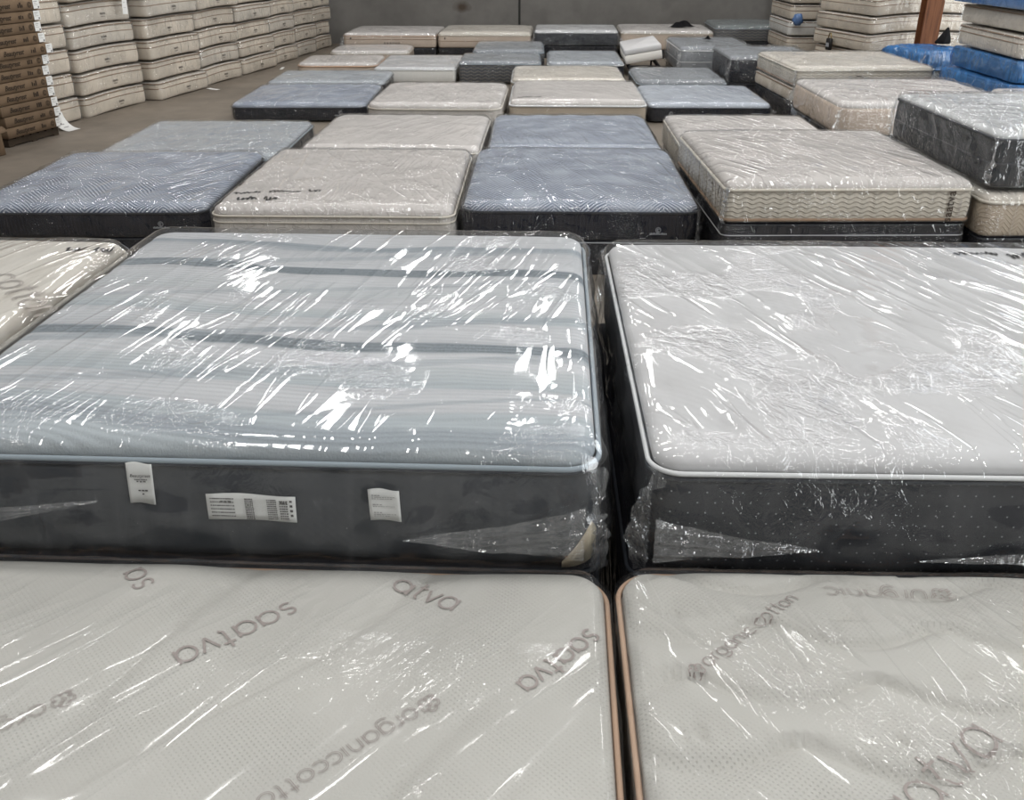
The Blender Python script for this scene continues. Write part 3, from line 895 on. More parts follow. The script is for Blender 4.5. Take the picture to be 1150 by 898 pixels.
t, _ = row_bed('blue ribbed mattress with navy border between stone pillow-top and wave-bordered cream mattress', (-.72, 7.05), 1., w, l, .29, .505, 'navy foundation under the central blue ribbed mattress', seam=.268, hf=h_tuft(w, l, 23, .35, .3, .012), seed=23, res=2, film='c', film_dir=0., film_amp=.008, ears=('fr',), earsize=.04, loose=.014, **BLUE)
brand_line(t, .60, .06, -l/2-.012, .85)
w, l = 1.80, 1.95
t, _ = row_bed('cream mattress with wave-quilted beige border and upright brown lettering, on a black foundation', (1.225, 6.76), 3.2, w, l, .525, .765, 'tall black foundation under the wave-bordered cream mattress', seam=.43, side='wave_side', panel='greycream', tape='tape_cream', tape_r=.012, top=.06, r=.06,
               hf=h_plain(w, l, 24, .035, .006), seed=24, res=2, film='m', film_dir=.2, film_amp=.006, ears=('fl',), earsize=.03, loose=.010, bottom_tape='tape_brown')
lettering('lettering', 'saatva', .085, MT['ink_dark'], t, .735, .12, -l/2-.014, 0, PI/2, 1.1)
lettering('lettering', 'organic', .03, MT['ink'], t, .81, .11, -l/2-.014, 0, PI/2, 1.3)
# dark one on a beige one at right
w, l = 1.6, 1.9
t, _ = row_bed('beige chevron-bordered mattress under the black wrapped one, right of the wave-bordered bed', (3.085, 6.78), 3.2, w, l, .44, .69, 'black foundation under the beige chevron-bordered mattress at right', side='chevron', panel='cream', tape='tape_cream', tape_r=.012, top=.05, r=.08, hf=h_plain(w, l, 25, .02), seed=25, res=1.5, film='c', film_amp=.004, loose=.012)
t, _ = mattress('black mattress in loose clear film lying on top of the beige chevron one', (3.095, 6.84), 3.6, w, 1.86, .785, 1.12, GF, side='dotless', panel='greytop', tape='tape_dark', top=.04, r=.07, hf=h_plain(w, 1.86, 26, .02), seed=26, res=2, film='e', film_dir=1.2, film_amp=.012, ears=('fl', 'bl'), facets=.012, loose=.02, mid_tape='tape_dark', mid=.5, earsize=.07)

# ================================================================== fourth row
w, l = 1.90, 2.0
row_bed('grey hatched mattress behind the blue mattress at left', (-4.78, 9.5), 2., w, l, .15, .33, 'black foundation under the grey hatched mattress', side='charcoal', panel='zebra_grey', tape='tape_grey', top=.05, r=.13, hf=h_tuft(w, l, 31, .3, .3, .012), seed=31, res=1.6, film='e', film_dir=-.5, film_amp=.006, loose=.013)
t, _ = row_bed('pale stone mattress directly behind the one with marker scrawl', (-2.67, 9.72), .3, 1.87, l, .14, .38, 'black foundation under the pale stone mattress of the fourth row', side='stone_side', panel='greycream', tape='tape_cream', top=.06, r=.12, hf=h_tuft(1.87, l, 32, .36, .3, .012), seed=32, res=1.6, film='a', film_dir=-.45, film_amp=.008, loose=.013)
Geo().box(-.30, -.13, -l/2-.034, -l/2-.028, .215, .235).build('fabric_label', MT['cloth_black'], t)
row_bed('blue ribbed mattress behind the central blue one', (-.72, 9.9), 1.5, 1.83, l, .12, .36, 'navy foundation under the blue mattress of the fourth row', hf=h_tuft(1.83, l, 33, .35, .3, .012), seed=33, res=1.6, film='c', film_dir=0., film_amp=.008, loose=.013, **BLUE)
row_bed('cream mattress behind the wave-bordered one, mostly hidden', (1.28, 9.35), 1., 1.60, 2.0, .20, .46, 'black foundation under the cream mattress behind the wave-bordered bed', side='wave_side', panel='greycream', tape='tape_cream', top=.06, r=.07, hf=h_plain(1.60, 2., 34, .03), seed=34, res=1.5, film='m', film_dir=.2, film_amp=.008, loose=.012)

# ================================================================== fifth row, on the floor
w, l = 1.93, 1.98
t, _ = row_bed('blue ribbed mattress with navy border beside the aisle, farther back on the floor', (-4.65, 13.55), 2.7, w, l, .02, .195, None, hf=h_tuft(w, l, 41, .35, .3, .012), seed=41, res=1.5, film='a2', film_dir=-.4, film_amp=.008, loose=.012, **BLUE)
brand_line(t, .60, .08, -l/2-.012, 1.1)
row_bed('grey blue mattress touching the back of the aisle-side blue one', (-4.74, 15.68), 2.7, 1.92, 1.45, .02, .20, None, side='navy', panel='zebra_grey', tape='tape_dark', top=.06, r=.13, hf=h_tuft(1.92, 1.45, 42, .35, .3, .012), seed=42, res=1.4, film='a2', film_dir=-.4, film_amp=.008, loose=.012)
row_bed('pale stone mattress with plump rounded corners left of the beige chevron-sided bed', (-2.59, 12.97), 0., 1.83, 2.1, .03, .29, None, side='stone_side', panel='greycream', tape='tape_cream', top=.07, r=.22, hf=h_tuft(1.84, 2.1, 43, .3, .3, .012), seed=43, res=1.5, film='c', film_dir=-.3, film_amp=.007, loose=.013)
w, l = 1.90, 1.98
t, hf = row_bed('cream-topped mattress with beige chevron border in the middle of the floor', (-.665, 13.44), 1., w, l, .02, .27, None, side='chevron', panel='greycream', tape='tape_white', tape_r=.014, top=.07, r=.12, hf=h_plain(w, l, 44, .02), seed=44, res=1.5, film='b', film_dir=0., film_amp=.007, loose=.013)
topprint('marker_writing', scribble((4, 2), .09, 13), .09, -.56, 13.70, 6, 'marker', .016, z=.25+.07)
row_bed('cream mattress behind the beige chevron-bordered one', (-.74, 15.55), 1.5, 1.83, 1.75, .02, .28, None, side='chevron', panel='cream', tape='tape_white', top=.06, r=.2, hf=h_plain(1.83, 1.75, 45, .02), seed=45, res=1.4, film='c', film_dir=0., film_amp=.008, loose=.013)
w, l = 1.74, 1.85
t, _ = row_bed('pale blue-grey mattress with navy border right of the chevron-bordered bed', (1.29, 13.75), 1.5, w, l, .02, .205, None, side='navy', panel='zebra_pale', tape='tape_dark', top=.06, r=.12, hf=h_plain(w, l, 46, .02), seed=46, res=1.5, film='c', film_dir=0., film_amp=.006, ears=('fr',), loose=.013)
brand_line(t, -.55, .08, -l/2-.012, 1.1)
Geo().box(.60, .64, -l/2-.016, -l/2-.012, .07, .10).box(.68, .72, -l/2-.016, -l/2-.012, .07, .10).box(.58, .74, -l/2-.016, -l/2-.012, .115, .122).build('fabric_label', MT['silver'], t)
row_bed('grey quilted mattress behind the pale blue-grey one', (1.28, 15.72), 1.5, 1.44, 1.75, .02, .245, None, side='grey_side', panel='greyq', tape='tape_grey', top=.06, r=.2, hf=h_tuft(1.44, 1.75, 47), seed=47, res=1.4, film='c', film_dir=.3, film_amp=.007, loose=.013)
# wrapped ones at right
w, l = 1.93, 1.97
t, _ = mattress('cream mattress with wavy border and small brown lettering, upper of the pair', (3.27, 13.7), 4.5, w, l, .515, .725, GF, side='wave_side', panel='cream', tape='tape_cream', tape_r=.012, top=.04, r=.06, hf=h_plain(w, l, 51, .02, .01), seed=51, res=1.5, film='e', film_dir=.6, film_amp=.008, ears=('fr', 'fl'), earsize=.08, loose=.014, bottom_tape='tape_brown')
lettering('lettering', 'saatva', .085, MT['ink_dark'], t, -.08, .075, -l/2-.012, 0, 0, 1.6)
lettering('lettering', 'latex', .04, MT['ink_dark'], t, -.08, .14, -l/2-.012)
t, _ = row_bed('plain cream mattress, lower of the pair beneath the wavy-bordered one', (3.26, 13.7), 4.5, w, l, .31, .475, 'black foundation under the pair of cream mattresses', side='stack', panel='cream', tape='tape_brown', top=.018, r=.06, hf=h_plain(w, l, 52, .005, .002), seed=52, res=1., film='c', film_amp=.003, loose=.010)
t, _ = row_bed('cream mattress in baggy clear film behind the black wrapped one', (3.03, 10.5), 2.5, 1.93, 1.9, .46, .74, 'black foundation under the baggy-wrapped cream mattress', side='peach', panel='greycream', tape=None, top=.05, r=.12, hf=h_plain(1.93, 1.9, 53, .03), seed=53, res=1.5, film='e', film_dir=.9, film_amp=.014, ears=('fl', 'bl'), facets=.02, loose=.02)
row_bed('pale stone mattress at the edge of the picture, before the blue-wrapped stack', (5.06, 10.35), -5., 1.5, 1.7, .44, .70, 'black foundation under the pale stone mattress by the blue-wrapped stack', side='stone_side', panel='greycream', tape='tape_cream', top=.05, r=.1, hf=h_plain(1.5, 1.7, 54, .03), seed=54, res=1.4, film='b', film_dir=.9, film_amp=.01, loose=.015)

# ================================================================== towards the back wall
t, _ = row_bed('thin cream mattress with peach edging beside the aisle near the back', (-4.88, 18.2), 2.7, 1.50, 1.40, .02, .19, None, side='peach', panel='greycream', tape='tape_peach', tape_r=.016, top=.05, r=.2, hf=h_plain(1.5, 1.4, 61, .02), seed=61, res=1.3, film='c', film_amp=.006, loose=.012, bottom_tape='tape_peach')
row_bed('cream mattress behind the peach-edged one near the back', (-4.64, 19.85), 2., 1.6, 1.35, .02, .23, None, side='peach', panel='greycream', tape='tape_cream', top=.05, r=.25, hf=h_plain(1.6, 1.35, 62, .02), seed=62, res=1.3, film='c', film_amp=.008, loose=.013)
row_bed('low smooth off-white mattress left of the dark grey block', (-3.28, 17.42), 1., 1.45, 2.0, .02, .24, None, side='foam', panel='white', tape='tape_white', top=.03, r=.05, hf=h_plain(1.47, 2., 63, .008, .003), seed=63, res=1.2, film='c', film_dir=-.9, film_amp=.006, loose=.012)
row_bed('grey-topped mattress with dark grey quilted border near the back', (-1.75, 17.42), 2., 1.44, 1.35, .02, .34, None, side='grey_side', panel='greyq', tape='tape_grey', top=.04, r=.06, hf=h_tuft(1.46, 1.35, 64), seed=64, res=1.3, film='c', film_amp=.006, loose=.012)
row_bed('grey quilted mattress right behind the dark grey block', (-1.64, 18.95), 1.5, 1.36, 1.75, .02, .36, None, side='grey_side', panel='greyq', tape='tape_grey', top=.05, r=.12, hf=h_tuft(1.38, 1.75, 65), seed=65, res=1.2, film='c', film_amp=.007, loose=.012)
row_bed('grey blue mattress with navy border beside the tilted white slab', (-.19, 18.0), 1., 1.39, 1.98, .02, .26, None, side='navy', panel='zebra_grey', tape='tape_white', top=.05, r=.1, hf=h_tuft(1.39, 1.98, 66), seed=66, res=1.3, film='c', film_amp=.006, loose=.013)
t = empty('foam_mattress', (1.60, 19.45, .30), 0, 'unwrapped white foam slab tilted up against the grey wrapped mattress', 'mattress')
g = Geo()
def slab_part(za, zb, q0, q1):
    return loft([ring3(outline(.70-2*q, 1.6-2*q, .03, 8, 14, 5), z) for z, q in ((za, q0+.012), (za+.012, q0), (zb-.015, q1), (zb, q1+.015))], True, True)
V, F = slab_part(0, .155, 0, 0); mesh('base_layer', V, F, MT['foam'], t)
V, F = slab_part(.156, .262, .003, .003); mesh('top_layer', V, F, MT['white'], t)
t.rotation_euler = (0, -.17, 0); t.location = (1.61, 19.45, .262)
bf = empty('bed_frame', (1.62, 19.45, 0), 0, 'black metal bed frame holding up the tilted white slab', 'bed frame')
fr = Geo()
for yy in (-.80, .74): fr.box(-.30, .30, yy, yy+.05, .13, .19)
for xx in (-.30, .26): fr.box(xx, xx+.04, -.75, .74, .13, .19)
fr.build('rails', MT['steel'], bf)
for xx in (-.29, .25):
    for yy in (-.79, .75): Geo().box(xx, xx+.035, yy, yy+.035, 0, .13).build('leg', MT['steel'], bf)
t, _ = row_bed('grey mattress in puffy clear film, right of the white slab', (2.24, 18.3), 2., 1.36, 2.0, .10, .49, 'black foundation under the puffy-wrapped grey mattress', side='greyq', panel='greyq', tape='tape_white', top=.05, r=.10, hf=h_tuft(1.36, 2., 68), seed=68, res=1.4, film='e', film_dir=.4, film_amp=.014, ears=('fl', 'fr', 'br'), facets=.015, loose=.025, mid_tape='tape_white', mid=.5)
row_bed('navy mattress bundled in wrinkled clear film, behind the upper cream pair', (2.83, 16.4), 2., 1.45, 1.6, .20, .55, 'black foundation under the navy bundled mattress', side='navy', panel='greyq', tape='tape_dark', top=.05, r=.07, hf=h_plain(1.45, 1.6, 69, .03), seed=69, res=1.4, film='e', film_dir=.5, film_amp=.016, ears=('fl',), facets=.02, loose=.02)
# last row against the wall
GW = 'mattresses lined up along the back wall'
def wall_bed(label, fl, w, l, z0, z1, base, **kw):
    t, hf = mattress(label, fl, 0, w, l, z0, z1, GW, **kw)
    if base: foundation(base, t, w, l, 0, z0-.008, film='c')
    return t
t = wall_bed('beige mattress by the back wall, nearest the cream stacks', (-4.66, 21.42), 2.01, 1.9, .20, .43, 'black foundation under the beige mattress nearest the cream stacks', side='peach', panel='greycream', tape='tape_peach', top=.05, r=.08, hf=h_plain(2.01, 1.9, 71, .03), seed=71, res=1.2, film='c', film_amp=.008, ears=('fl',), loose=.013, mid_tape='tape_brown', mid=.72)
lettering('lettering', 'saatva', .11, MT['ink_dark'], t, .05, .09, -.95-.012, 0, 0, 1.3); lettering('lettering', 'classic', .05, MT['ink_dark'], t, .05, .035, -.95-.012)
Geo().box(-.86, -.83, -.965, -.962, .165, .20).build('fabric_label', MT['cloth_black'], t)
t = wall_bed('beige mattress by the back wall, left of the black-sided one', (-2.60, 21.42), 2.0, 1.9, .20, .45, 'black foundation under the beige mattress left of the black-sided one', side='peach', panel='cream', tape='tape_cream', top=.06, r=.08, hf=h_tuft(2., 1.9, 72, .2, .3), seed=72, res=1.2, film='c', film_amp=.01, loose=.013, mid_tape='tape_brown', mid=.55)
lettering('lettering', 'saatva', .11, MT['ink_dark'], t, .05, .09, -.95-.012, 0, 0, 1.3); lettering('lettering', 'classic', .05, MT['ink_dark'], t, .05, .035, -.95-.012)
Geo().box(-.86, -.84, -.965, -.962, .175, .215).build('fabric_label', MT['cloth_black'], t)
wall_bed('black-sided mattress with white top by the back wall', (-.53, 21.42), 1.80, 1.6, .26, .50, 'black foundation under the black-sided white-topped mattress', side='charcoal', panel='white', tape='tape_dark', top=.05, r=.08, hf=h_plain(1.84, 1.6, 73, .02), seed=73, res=1.2, film='e', film_amp=.012, ears=('fl', 'fr'), loose=.016)
wall_bed('cream mattress by the back wall with a black cloth lying on it', (1.33, 21.45), 1.96, 1.8, .18, .50, 'black foundation under the cream mattress with the black cloth', side='peach', panel='greycream', tape='tape_cream', top=.05, r=.1, hf=h_plain(1.96, 1.8, 74, .02), seed=74, res=1.2, film='c', film_amp=.006, loose=.013)
t = wall_bed('grey green mattress at the end of the back wall row by the dark column', (3.40, 22.0), 1.52, 1.7, .30, .56, 'black foundation under the grey green mattress by the dark column', side='grey_side', panel='dusk', tape='tape_grey', top=.06, r=.09, hf=h_tuft(1.52, 1.7, 75), seed=75, res=1.2, film='e', film_amp=.012, ears=('fr',), facets=.01, loose=.016)

# black cloths lying on two of the beds
def cloth_heap(label, x, y, z, sx, sy, sz, seed, lumps):
    t = empty('black_cloth', (x, y, z), 0, label, 'cloth')
    n, m = 36, 18; V = []; F = []
    for i in range(n):
        a = 2*PI*i/n
        for j in range(m+1):
            r = j/m
            X, Y = r*math.cos(a), r*math.sin(a)
            edge = 1+.25*math.sin(3*a+seed)+.12*math.sin(7*a)
            hh = sum(k*math.exp(-((X-u)**2+(Y-v)**2)/.10) for u, v, k in lumps)+.25*float(fbm(np.array([X*4+seed]), np.array([Y*4]), seed)[0])
            V.append((X*sx*edge, Y*sy*edge, max(.004, sz*hh*(1-r**4))))
    for i in range(n):
        for j in range(m):
            F.append((i*(m+1)+j, ((i+1) % n)*(m+1)+j, ((i+1) % n)*(m+1)+j+1, i*(m+1)+j+1) if j else (i*(m+1), i*(m+1)+1, ((i+1) % n)*(m+1)+1))
    bd = mesh('body', V, F, MT['cloth_black'], t)
    s = bd.modifiers.new('thickness', 'SOLIDIFY'); s.thickness = .004; s.offset = 1
    return t
cloth_heap('crumpled black cloth lying on the cream mattress by the back wall', 2.66, 22.15, .592, .26, .15, .10, 2, ((-.5, 0, .7), (.45, .1, .8), (0, .1, .6), (.15, -.2, .5)))
cloth_heap('small black cloth lying on the puffy-wrapped grey mattress', 2.86, 19.35, .60, .075, .07, .05, 5, ((0, 0, 1.), (.3, .2, .6)))

# ================================================================== stacks of cream mattresses along the left
def stack_layer(label, fl, rot, w, l, z0, th, group, film='s', panel='cream', side='stack', seed=1, sag=.02, tape='tape_brown', text='saatva', cover=True, name='mattress', facets=.008, mid=.70, ears=()):
    t, hf = mattress(label, fl, rot, w, l, z0, z0+th-.042, group, side=side, panel=panel, tape=tape, tape_r=.010, top=.018, r=.09, hf=h_plain(w, l, seed, .006, .003), seed=seed,
                     res=1., film=film, film_amp=.004, film_dir=.9, facets=facets, sag=sag, loose=.010, mid_tape='tape_brown' if mid else None, mid=mid or .7, film_z=.014 if sag else None, ears=ears)
    if text:
        lettering('lettering', text, .055, MT['ink_dark'], t, .08*math.sin(seed*5.1), th*.36, -l/2-.010)
        lettering('lettering', 'mattress', .026, MT['ink_dark'], t, .08*math.sin(seed*5.1), th*.22, -l/2-.010)
    return t
PT = [(-6.84, 13.77), (-6.41, 15.36), (-6.17, 16.95), (-5.98, 18.42), (-5.85, 19.95), (-5.72, 21.30), (-5.58, 22.52), (-5.42, 23.68)]
ordn = ['bottom', 'second', 'third', 'fourth', 'fifth', 'sixth', 'seventh']
which = ['first', 'second', 'third', 'fourth', 'fifth', 'sixth', 'seventh']
counts = [6, 6, 5, 5, 5, 4, 4]
rd = random.Random(11)
for k in range(7):
    a, b = PT[k], PT[k+1]
    ang = math.radians(80.); L = (b[0]-a[0])*math.cos(ang)+(b[1]-a[1])*math.sin(ang)-.09
    z = 0.012; sg = (.022, .012, .024, .010, .020, .014, .018)[k]
    for i in range(counts[k]):
        th = .30+rd.uniform(-.012, .012)
        jo = rd.uniform(-.07, .07); jr = rd.uniform(-1., 1.)
        fl = (a[0]-math.sin(ang)*jo*.8+math.cos(ang)*.02, a[1]+math.cos(ang)*jo*.8+math.sin(ang)*.02)
        nm = {0: 'lowest on the floor'}.get(i, ordn[i]+' from the floor')
        stack_layer(f'cream wrapped mattress, {nm}, in the {which[k]} stack past the cardboard boxes', fl, math.degrees(ang)+jr*.6, L, 1.55, z, th, 'cream mattresses stacked along the left side',
                    seed=100+k*10+i, sag=sg, mid=rd.choice((.62, .70, .74)), side=rd.choice(('stack', 'stack', 'stack2')))
        z += th+.012
# short stack half hidden by the boxes
z = .012
for i in range(5):
    ang = 79.
    o = (-.06, 0, -.02, -.04, -.03)[i]
    nm = {0: 'lowest on the floor'}.get(i, ordn[i]+' from the floor')
    stack_layer(f'cream wrapped mattress, {nm}, in the stack tucked behind the cardboard boxes', (-7.09+o*-.5+.02, 12.83), ang, .88, 1.5, z, .315, 'cream mattresses in the stack behind the boxes', seed=180+i, sag=.0, text=None, mid=.68)
    z += .327

# cardboard boxes on a pallet
PX, PY, PA = -6.84, 11.62, 76.5
PX -= .0
pal = empty('pallet', (PX, PY, 0), math.radians(PA), 'wooden pallet on the floor under the stacked cardboard boxes', 'pallet')
pg = Geo()
for i in range(7): pg.box(.03+i*.135, .03+i*.135+.09, .05, 1.35, .088, .106)
pg.build('deck_boards', MT['pallet'], pal)
pg = Geo()
for yy in (.06, .62, 1.2): pg.box(.03, .93, yy, yy+.09, .016, .088)
pg.build('stringers', MT['pallet'], pal)
pg = Geo()
for xx in (.03, .43, .83): pg.box(xx, xx+.09, .05, 1.3, 0, .016)
pg.build('bottom_boards', MT['pallet'], pal)
bn = ['bottom', 'second', 'third', 'fourth', 'fifth', 'sixth', 'seventh', 'eighth', 'ninth', 'tenth', 'eleventh', 'topmost']
z = .108
off = [0, .01, -.02, -.035, -.03, -.045, -.03, .03, -.01, -.02, .0, .01]
for i in range(12):
    a = math.radians(PA); h = .128
    ox = off[i]; yy = rd.uniform(-.015, .015) - (.05 if i == 7 else 0)
    t = empty('cardboard_box', (PX+math.cos(a)*ox-math.sin(a)*yy, PY+math.sin(a)*ox+math.cos(a)*yy, z), a+rd.uniform(-.012, .012),
              f'flat brown cardboard box with dark printing, {bn[i]} of the stack' + (', counted from the floor' if 0 < i < 11 else ''), 'box', 'cardboard boxes stacked on a pallet')
    W, D = .97, 1.45
    n = 24; V = []; F = []
    rings = []
    for zz, q in ((0, .012), (.006, .0), (h*.5, -.006), (h-.008, 0), (h-.002, .012)):
        P = outline(W-2*q, D-2*q, .012, 16, 10, 3)+np.array([W/2, D/2])
        dz = .006*np.sin(P[:, 0]*5+i)*(.3 if zz < .05 else .6)*(0 if i in (0,) and zz < .05 else 1)
        rings.append(ring3(P, zz+0*dz))
    V, F = loft(rings, True, True); mesh('carton', V, F, MT['card'], t)
    lettering('lettering', 'Beautyrest', .082, MT['cardink'], t, .30, h*.5, -.0085, .35, 0, .95)
    g = Geo()
    for bx in (.60, .632, .664): g.box(bx, bx+rd.uniform(.014, .026), -.0085, -.007, h*.3, h*.3+rd.uniform(.03, .06))
    V, F = ribbons([arc(.80, h*.5, .030, 0, 360, 18), arc(.80, h*.5, .014, 30, 330, 12)], .008, lambda p, q: (p, -.0085, q))
    g.build('lettering', MT['cardink'], t); mesh('emblem', V, F, MT['cardink'], t, False)
    lb = Geo().box(.865, .975, -.0105, -.008, .012, h-.008)
    lo = lb.build('shipping_label', MT['paper'], t)
    print_lines(lo, 'print', [(.88, .95, h*.75, .006, 4), (.88, .93, h*.6, .004, 5), (.88, .95, h*.45, .004, 6), (.94, .965, h*.22, .02, 1)], -.0106)
    z += .1315
# leaning carton at the picture edge
t = empty('cardboard_box', (-6.93, 10.35, 0), math.radians(76), 'torn brown carton standing on the floor at the picture edge, front of the pallet', 'box')
V, F = loft([ring3(outline(.93-2*q, .5-2*q, .01, 8, 8, 3)+np.array([.465, .25]), zz) for zz, q in ((0, .008), (.008, 0), (.33, .004), (.335, .012))], True, True)
mesh('carton', V, F, MT['card'], t)
g = Geo(); V = []
for i in range(9):
    for j in range(4): V.append((.02+.9*i/8, -.002-.10*j/3, .335+.03*math.sin(j*.9)-.022*j+.008*math.sin(i*1.7)))
g.add(V, [(i*4+j, i*4+j+1, (i+1)*4+j+1, (i+1)*4+j) for i in range(8) for j in range(3)])
fo = g.build('flap', MT['card'], t, True); so = fo.modifiers.new('thickness', 'SOLIDIFY'); so.thickness = .006

# loose paper sheets
def sheet(label, x, y, z, rz, w, h, lean, curl, rows):
    t = empty('paper_sheet', (x, y, z), rz, label, 'paper')
    n, m = 8, 12; V = []
    prof = [(0., 0.)]
    for j in range(m):                                   # stands up at the back, curls onto the floor at the front
        a = lean[0]+(lean[1]-lean[0])*(j/(m-1))**curl
        prof.append((prof[-1][0]+h/m*math.cos(a), prof[-1][1]+h/m*math.sin(a)))
    for i in range(n+1):
        for j in range(m+1): V.append((w*(i/n-.5), prof[j][0], prof[j][1]+.002))
    F = [(i*(m+1)+j, (i+1)*(m+1)+j, (i+1)*(m+1)+j+1, i*(m+1)+j+1) for i in range(n) for j in range(m)]
    o = mesh('page', V, F, MT['paper'], t)
    so = o.modifiers.new('thickness', 'SOLIDIFY'); so.thickness = .0012
    g = Geo()
    for (u0, u1, jj) in rows:
        p, q = prof[jj], prof[jj+1]; nx_, nz_ = -(q[1]-p[1]), (q[0]-p[0]); L = math.hypot(nx_, nz_); nx_, nz_ = nx_/L*.0025, nz_/L*.0025
        pa = (p[0]+(q[0]-p[0])*.2, p[1]+(q[1]-p[1])*.2); pb = (p[0]+(q[0]-p[0])*.7, p[1]+(q[1]-p[1])*.7)
        g.add([(w*(u0-.5), pa[0]+nx_, pa[1]+nz_+.002), (w*(u1-.5), pa[0]+nx_, pa[1]+nz_+.002), (w*(u1-.5), pb[0]+nx_, pb[1]+nz_+.002), (w*(u0-.5), pb[0]+nx_, pb[1]+nz_+.002)], [(0, 1, 2, 3)])
    g.build('print', MT['papergrey'], t)
    return t
sheet('white printed sheet curling on the floor beside the cardboard boxes', -6.62, 12.86, 0., math.radians(76), .23, .36, (.02, 1.35), 1., ((.2, .6, 8), (.2, .7, 9), (.25, .6, 6), (.3, .7, 4)))
sheet('small flat paper scrap on the aisle floor by the second cream stack', -5.86, 16.6, 0., 1.2, .10, .22, (0., .1), 1., ((.2, .6, 4),))
sheet('long pale paper scrap on the aisle floor by the fourth cream stack', -5.5, 19.3, 0., .1, .06, .30, (0., .05), 1., ((.2, .6, 4),))
t = empty('hang_card', (-6.535, 14.92, 1.33), math.radians(75), 'white printed card hanging on the first cream stack', 'card')
g = Geo().box(-.055, .055, -.004, -.002, 0, .28); pg_ = g.build('page', MT['paper'], t)
pg_.rotation_euler = (0, .10, 0)
print_lines(pg_, 'print', [(-.035, .03, .24, .012, 4), (-.03, .01, .16, .008, 3), (-.03, .02, .09, .008, 4)], -.0042, 'papergrey')

# ================================================================== stacks at the right
for i in range(5):
    nm = {0: 'lowest on the floor'}.get(i, ordn[i]+' from the floor')
    stack_layer(f'cream folded mattress, {nm}, in the stack behind the rust brown column', (5.44+.03*math.sin(i*2), 17.72), 16., 2.03, 1.9, .012+i*.292, .28, 'cream mattresses in the stack behind the column', seed=200+i, sag=.05, text=None, mid=.66, facets=.014)
stack_layer('blue film-wrapped mattress on top of the stack behind the rust brown column', (5.50, 17.85), 17., 1.9, 1.7, .012+5*.292, .26, None, film='blue', seed=209, sag=.05, text=None, mid=None, facets=.02)
for i in range(5):
    nm = {0: 'lowest on the floor'}.get(i, ordn[i]+' from the floor')
    stack_layer(f'cream wrapped mattress, {nm}, in the narrow stack nearest the dark steel column', (4.55+.02*math.sin(i*3), 20.08), 2., 1.45, 1.7, .012+i*.295, .283, 'cream mattresses in the stack near the dark steel column', seed=220+i, sag=.0, text=None, mid=.66, film='e' if i == 2 else 's', side='foam' if i == 2 else 'stack', panel='foam' if i == 2 else 'cream', facets=.012)
# wad of blue film, placed free in front of that stack
t = empty('plastic_wad', (4.66, 19.90, .80), 0, 'small wad of blue plastic in front of the stack near the dark steel column', 'plastic wad')
V = []; F = []; n = 14
for j in range(n+1):
    for i in range(n):
        a, b = 2*PI*i/n, PI*j/n; q = .085*(1+.35*math.sin(5*a+3*b)*math.sin(b))
        V.append((q*math.cos(a)*math.sin(b), q*.8*math.sin(a)*math.sin(b), .11-q*1.25*math.cos(b)))
F = [(j*n+i, j*n+(i+1) % n, (j+1)*n+(i+1) % n, (j+1)*n+i) for j in range(n) for i in range(n)]
mesh('film', V, F, MT['blueplastic'], t)
# black case hanging on the stack behind the column
t = empty('black_case', (5.025, 18.78, .47), math.radians(106-180), 'small black case with a looped brass handle hanging on the cream stack', 'case')
V, F = loft([ring3(outline(.155-2*q, .06-2*q, .02, 4, 4, 4), z) for z, q in ((0, .015), (.012, 0), (.19, 0), (.21, .014))], True, True)
mesh('body', V, F, MT['rubber'], t)
hp = [(math.cos(a)*.05, 0, .21+math.sin(a)*.085) for a in np.linspace(0, PI, 15)]
V = []; F = []
for i, p in enumerate(hp):
    tv = Vector(hp[min(i+1, 14)])-Vector(hp[max(i-1, 0)]); tv.normalize(); nn = Vector((-tv.z, 0, tv.x))
    for k in range(6):
        c_ = Vector(p)+nn*math.cos(k*PI/3)*.011+Vector((0, 1, 0))*math.sin(k*PI/3)*.011; V.append(tuple(c_))
F = [(i*6+k, i*6+(k+1) % 6, (i+1)*6+(k+1) % 6, (i+1)*6+k) for i in range(14) for k in range(6)]
mesh('handle', V, F, MT['brass'], t)
Geo().box(-.05, .05, -.034, -.0305, .06, .13).build('label_plate', MT['silver'], t)

# blue-wrapped bundle between the cream pair and the column
t, _ = row_bed('blue film-wrapped mattress lying before the rust brown column', (5.70, 15.72), 22., .90, 1.0, .48, .70, 'black foundation under the blue-wrapped bundle by the column', side='stack', panel='cream', tape=None, top=.05, r=.1, hf=h_plain(.9, 1., 81, .02), seed=81, res=1.5, film='blue', film_dir=.6, film_amp=.014, ears=('fl', 'bl'), facets=.02, loose=.018)
V, F = loft([ring3(outline(a, b, .03, 5, 5, 4)+np.array([dx, 0]), z) for z, a, b, dx in ((0, .18, .16, 0), (.02, .20, .18, 0), (.09, .15, .14, .03), (.17, .09, .09, .05), (.24, .03, .03, .07))], True, True)
t2 = empty('black_bag', (6.17, 16.34, .83), .5, 'slumped black bag behind the blue-wrapped bundle, right of the column', 'bag')
mesh('bag_body', V, F, MT['cloth_black'], t2)
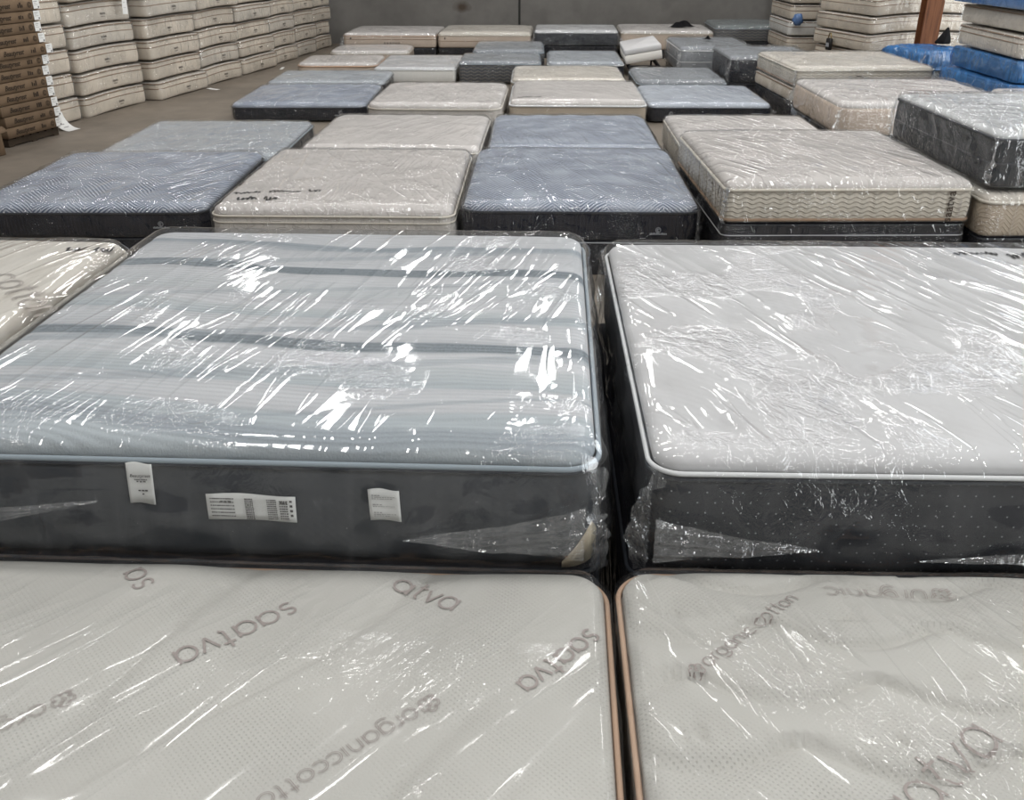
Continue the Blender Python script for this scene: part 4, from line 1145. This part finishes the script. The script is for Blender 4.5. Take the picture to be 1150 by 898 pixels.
# right-hand stack
SX, SY, SA = 5.62, 12.30, 3.
f0, _ = row_bed('blue film-wrapped mattress, lowest of the right-hand stack', (SX-.06, SY-.05), SA+2, 1.53, 1.93, .48, .715, 'black foundation under the right-hand blue-wrapped stack', side='stack', panel='cream', tape=None, top=.02, r=.1, hf=h_plain(1.53, 1.93, 82, .005, .002), seed=82, res=1.2, film='blue', film_dir=.6, film_amp=.004, facets=.02, loose=.014, ears=('fl',))
stack_layer('blue film-wrapped mattress under the bare cream one in the right-hand stack', (SX, SY), SA, 1.53, 1.93, .765, .265, None, film='blue', seed=83, sag=.0, text=None, mid=None, facets=.02)
stack_layer('bare cream quilted mattress between blue-wrapped ones in the right-hand stack', (SX-.02, SY+.02), SA-2, 1.53, 1.93, 1.045, .275, None, film='s', side='cream', panel='cream', seed=84, sag=.0, text=None, mid=.72)
stack_layer('cream mattress just beneath the topmost blue film of the right-hand stack', (SX+.05, SY+.12), SA+1, 1.45, 1.8, 1.335, .24, None, film='c', side='cream', panel='cream', seed=85, sag=.0, text=None, mid=None)
stack_layer('mattress in crinkled pale blue film on top of the right-hand stack', (SX-.03, SY+.0), SA+3, 1.53, 1.9, 1.59, .30, None, film='blueclear', side='cream', panel='cream', seed=86, sag=.0, text=None, mid=None, facets=.03, ears=('fl',))

# ================================================================== light
wd = bpy.data.worlds.new('hall light'); scene.world = wd; wd.use_nodes = True
bg = wd.node_tree.nodes['Background']; bg.inputs[0].default_value = (.93, .97, 1., 1); bg.inputs[1].default_value = WORLD
def lamp(x, y, z, sx, sy, rad, col=(1., .985, .97)):
    d = bpy.data.lights.new('hall_lamp', 'AREA'); d.shape = 'RECTANGLE'; d.size = sx; d.size_y = sy; d.energy = rad*PI*sx*sy; d.color = col
    o = bpy.data.objects.new('hall_lamp', d); COL.objects.link(o); o.location = (x, y, z)
    return o
for (d0, d1), dk in zip(FILL_GAPS, (1.2, 1.2, .45)):     # added fill lamps outside the wall openings; the farthest is dimmed
    d = bpy.data.lights.new('side_fill', 'AREA'); d.shape = 'RECTANGLE'; d.size = 4.2; d.size_y = d1-d0-.1; d.energy = dk*FILL_STRENGTH*PI*4.2*(d1-d0-.1); d.color = (.95, .98, 1.)
    o = bpy.data.objects.new('side_fill', d); COL.objects.link(o); o.location = (10.15, (d0+d1)/2, 2.2); o.rotation_euler = (0, PI/2, 0)
for y in LAMPY:
    for x in LAMPX:
        lamp(x, y, LAMPZ, .6, 1.2, LAMPR)

# ================================================================== camera
cam = bpy.data.cameras.new('camera'); co = bpy.data.objects.new('camera', cam); COL.objects.link(co); scene.camera = co
cam.sensor_fit = 'HORIZONTAL'; cam.sensor_width = 36; cam.lens = 1050/1150*36
co.location = (0, 0, H); co.rotation_euler = (math.radians(90-26.521), 0, math.radians(2.683))
cam.clip_start = .05; cam.clip_end = 100

scene.view_settings.view_transform = 'Standard'; scene.view_settings.look = 'None'
scene.view_settings.gamma = 1; scene.view_settings.use_curve_mapping = False; scene.view_settings.exposure = EXPO
cy = scene.cycles
cy.use_denoising = True; cy.max_bounces = 8; cy.diffuse_bounces = 4; cy.glossy_bounces = 3; cy.transparent_max_bounces = 24
cy.caustics_reflective = False; cy.caustics_refractive = False; cy.sample_clamp_indirect = 6.; cy.sample_clamp_direct = 30.
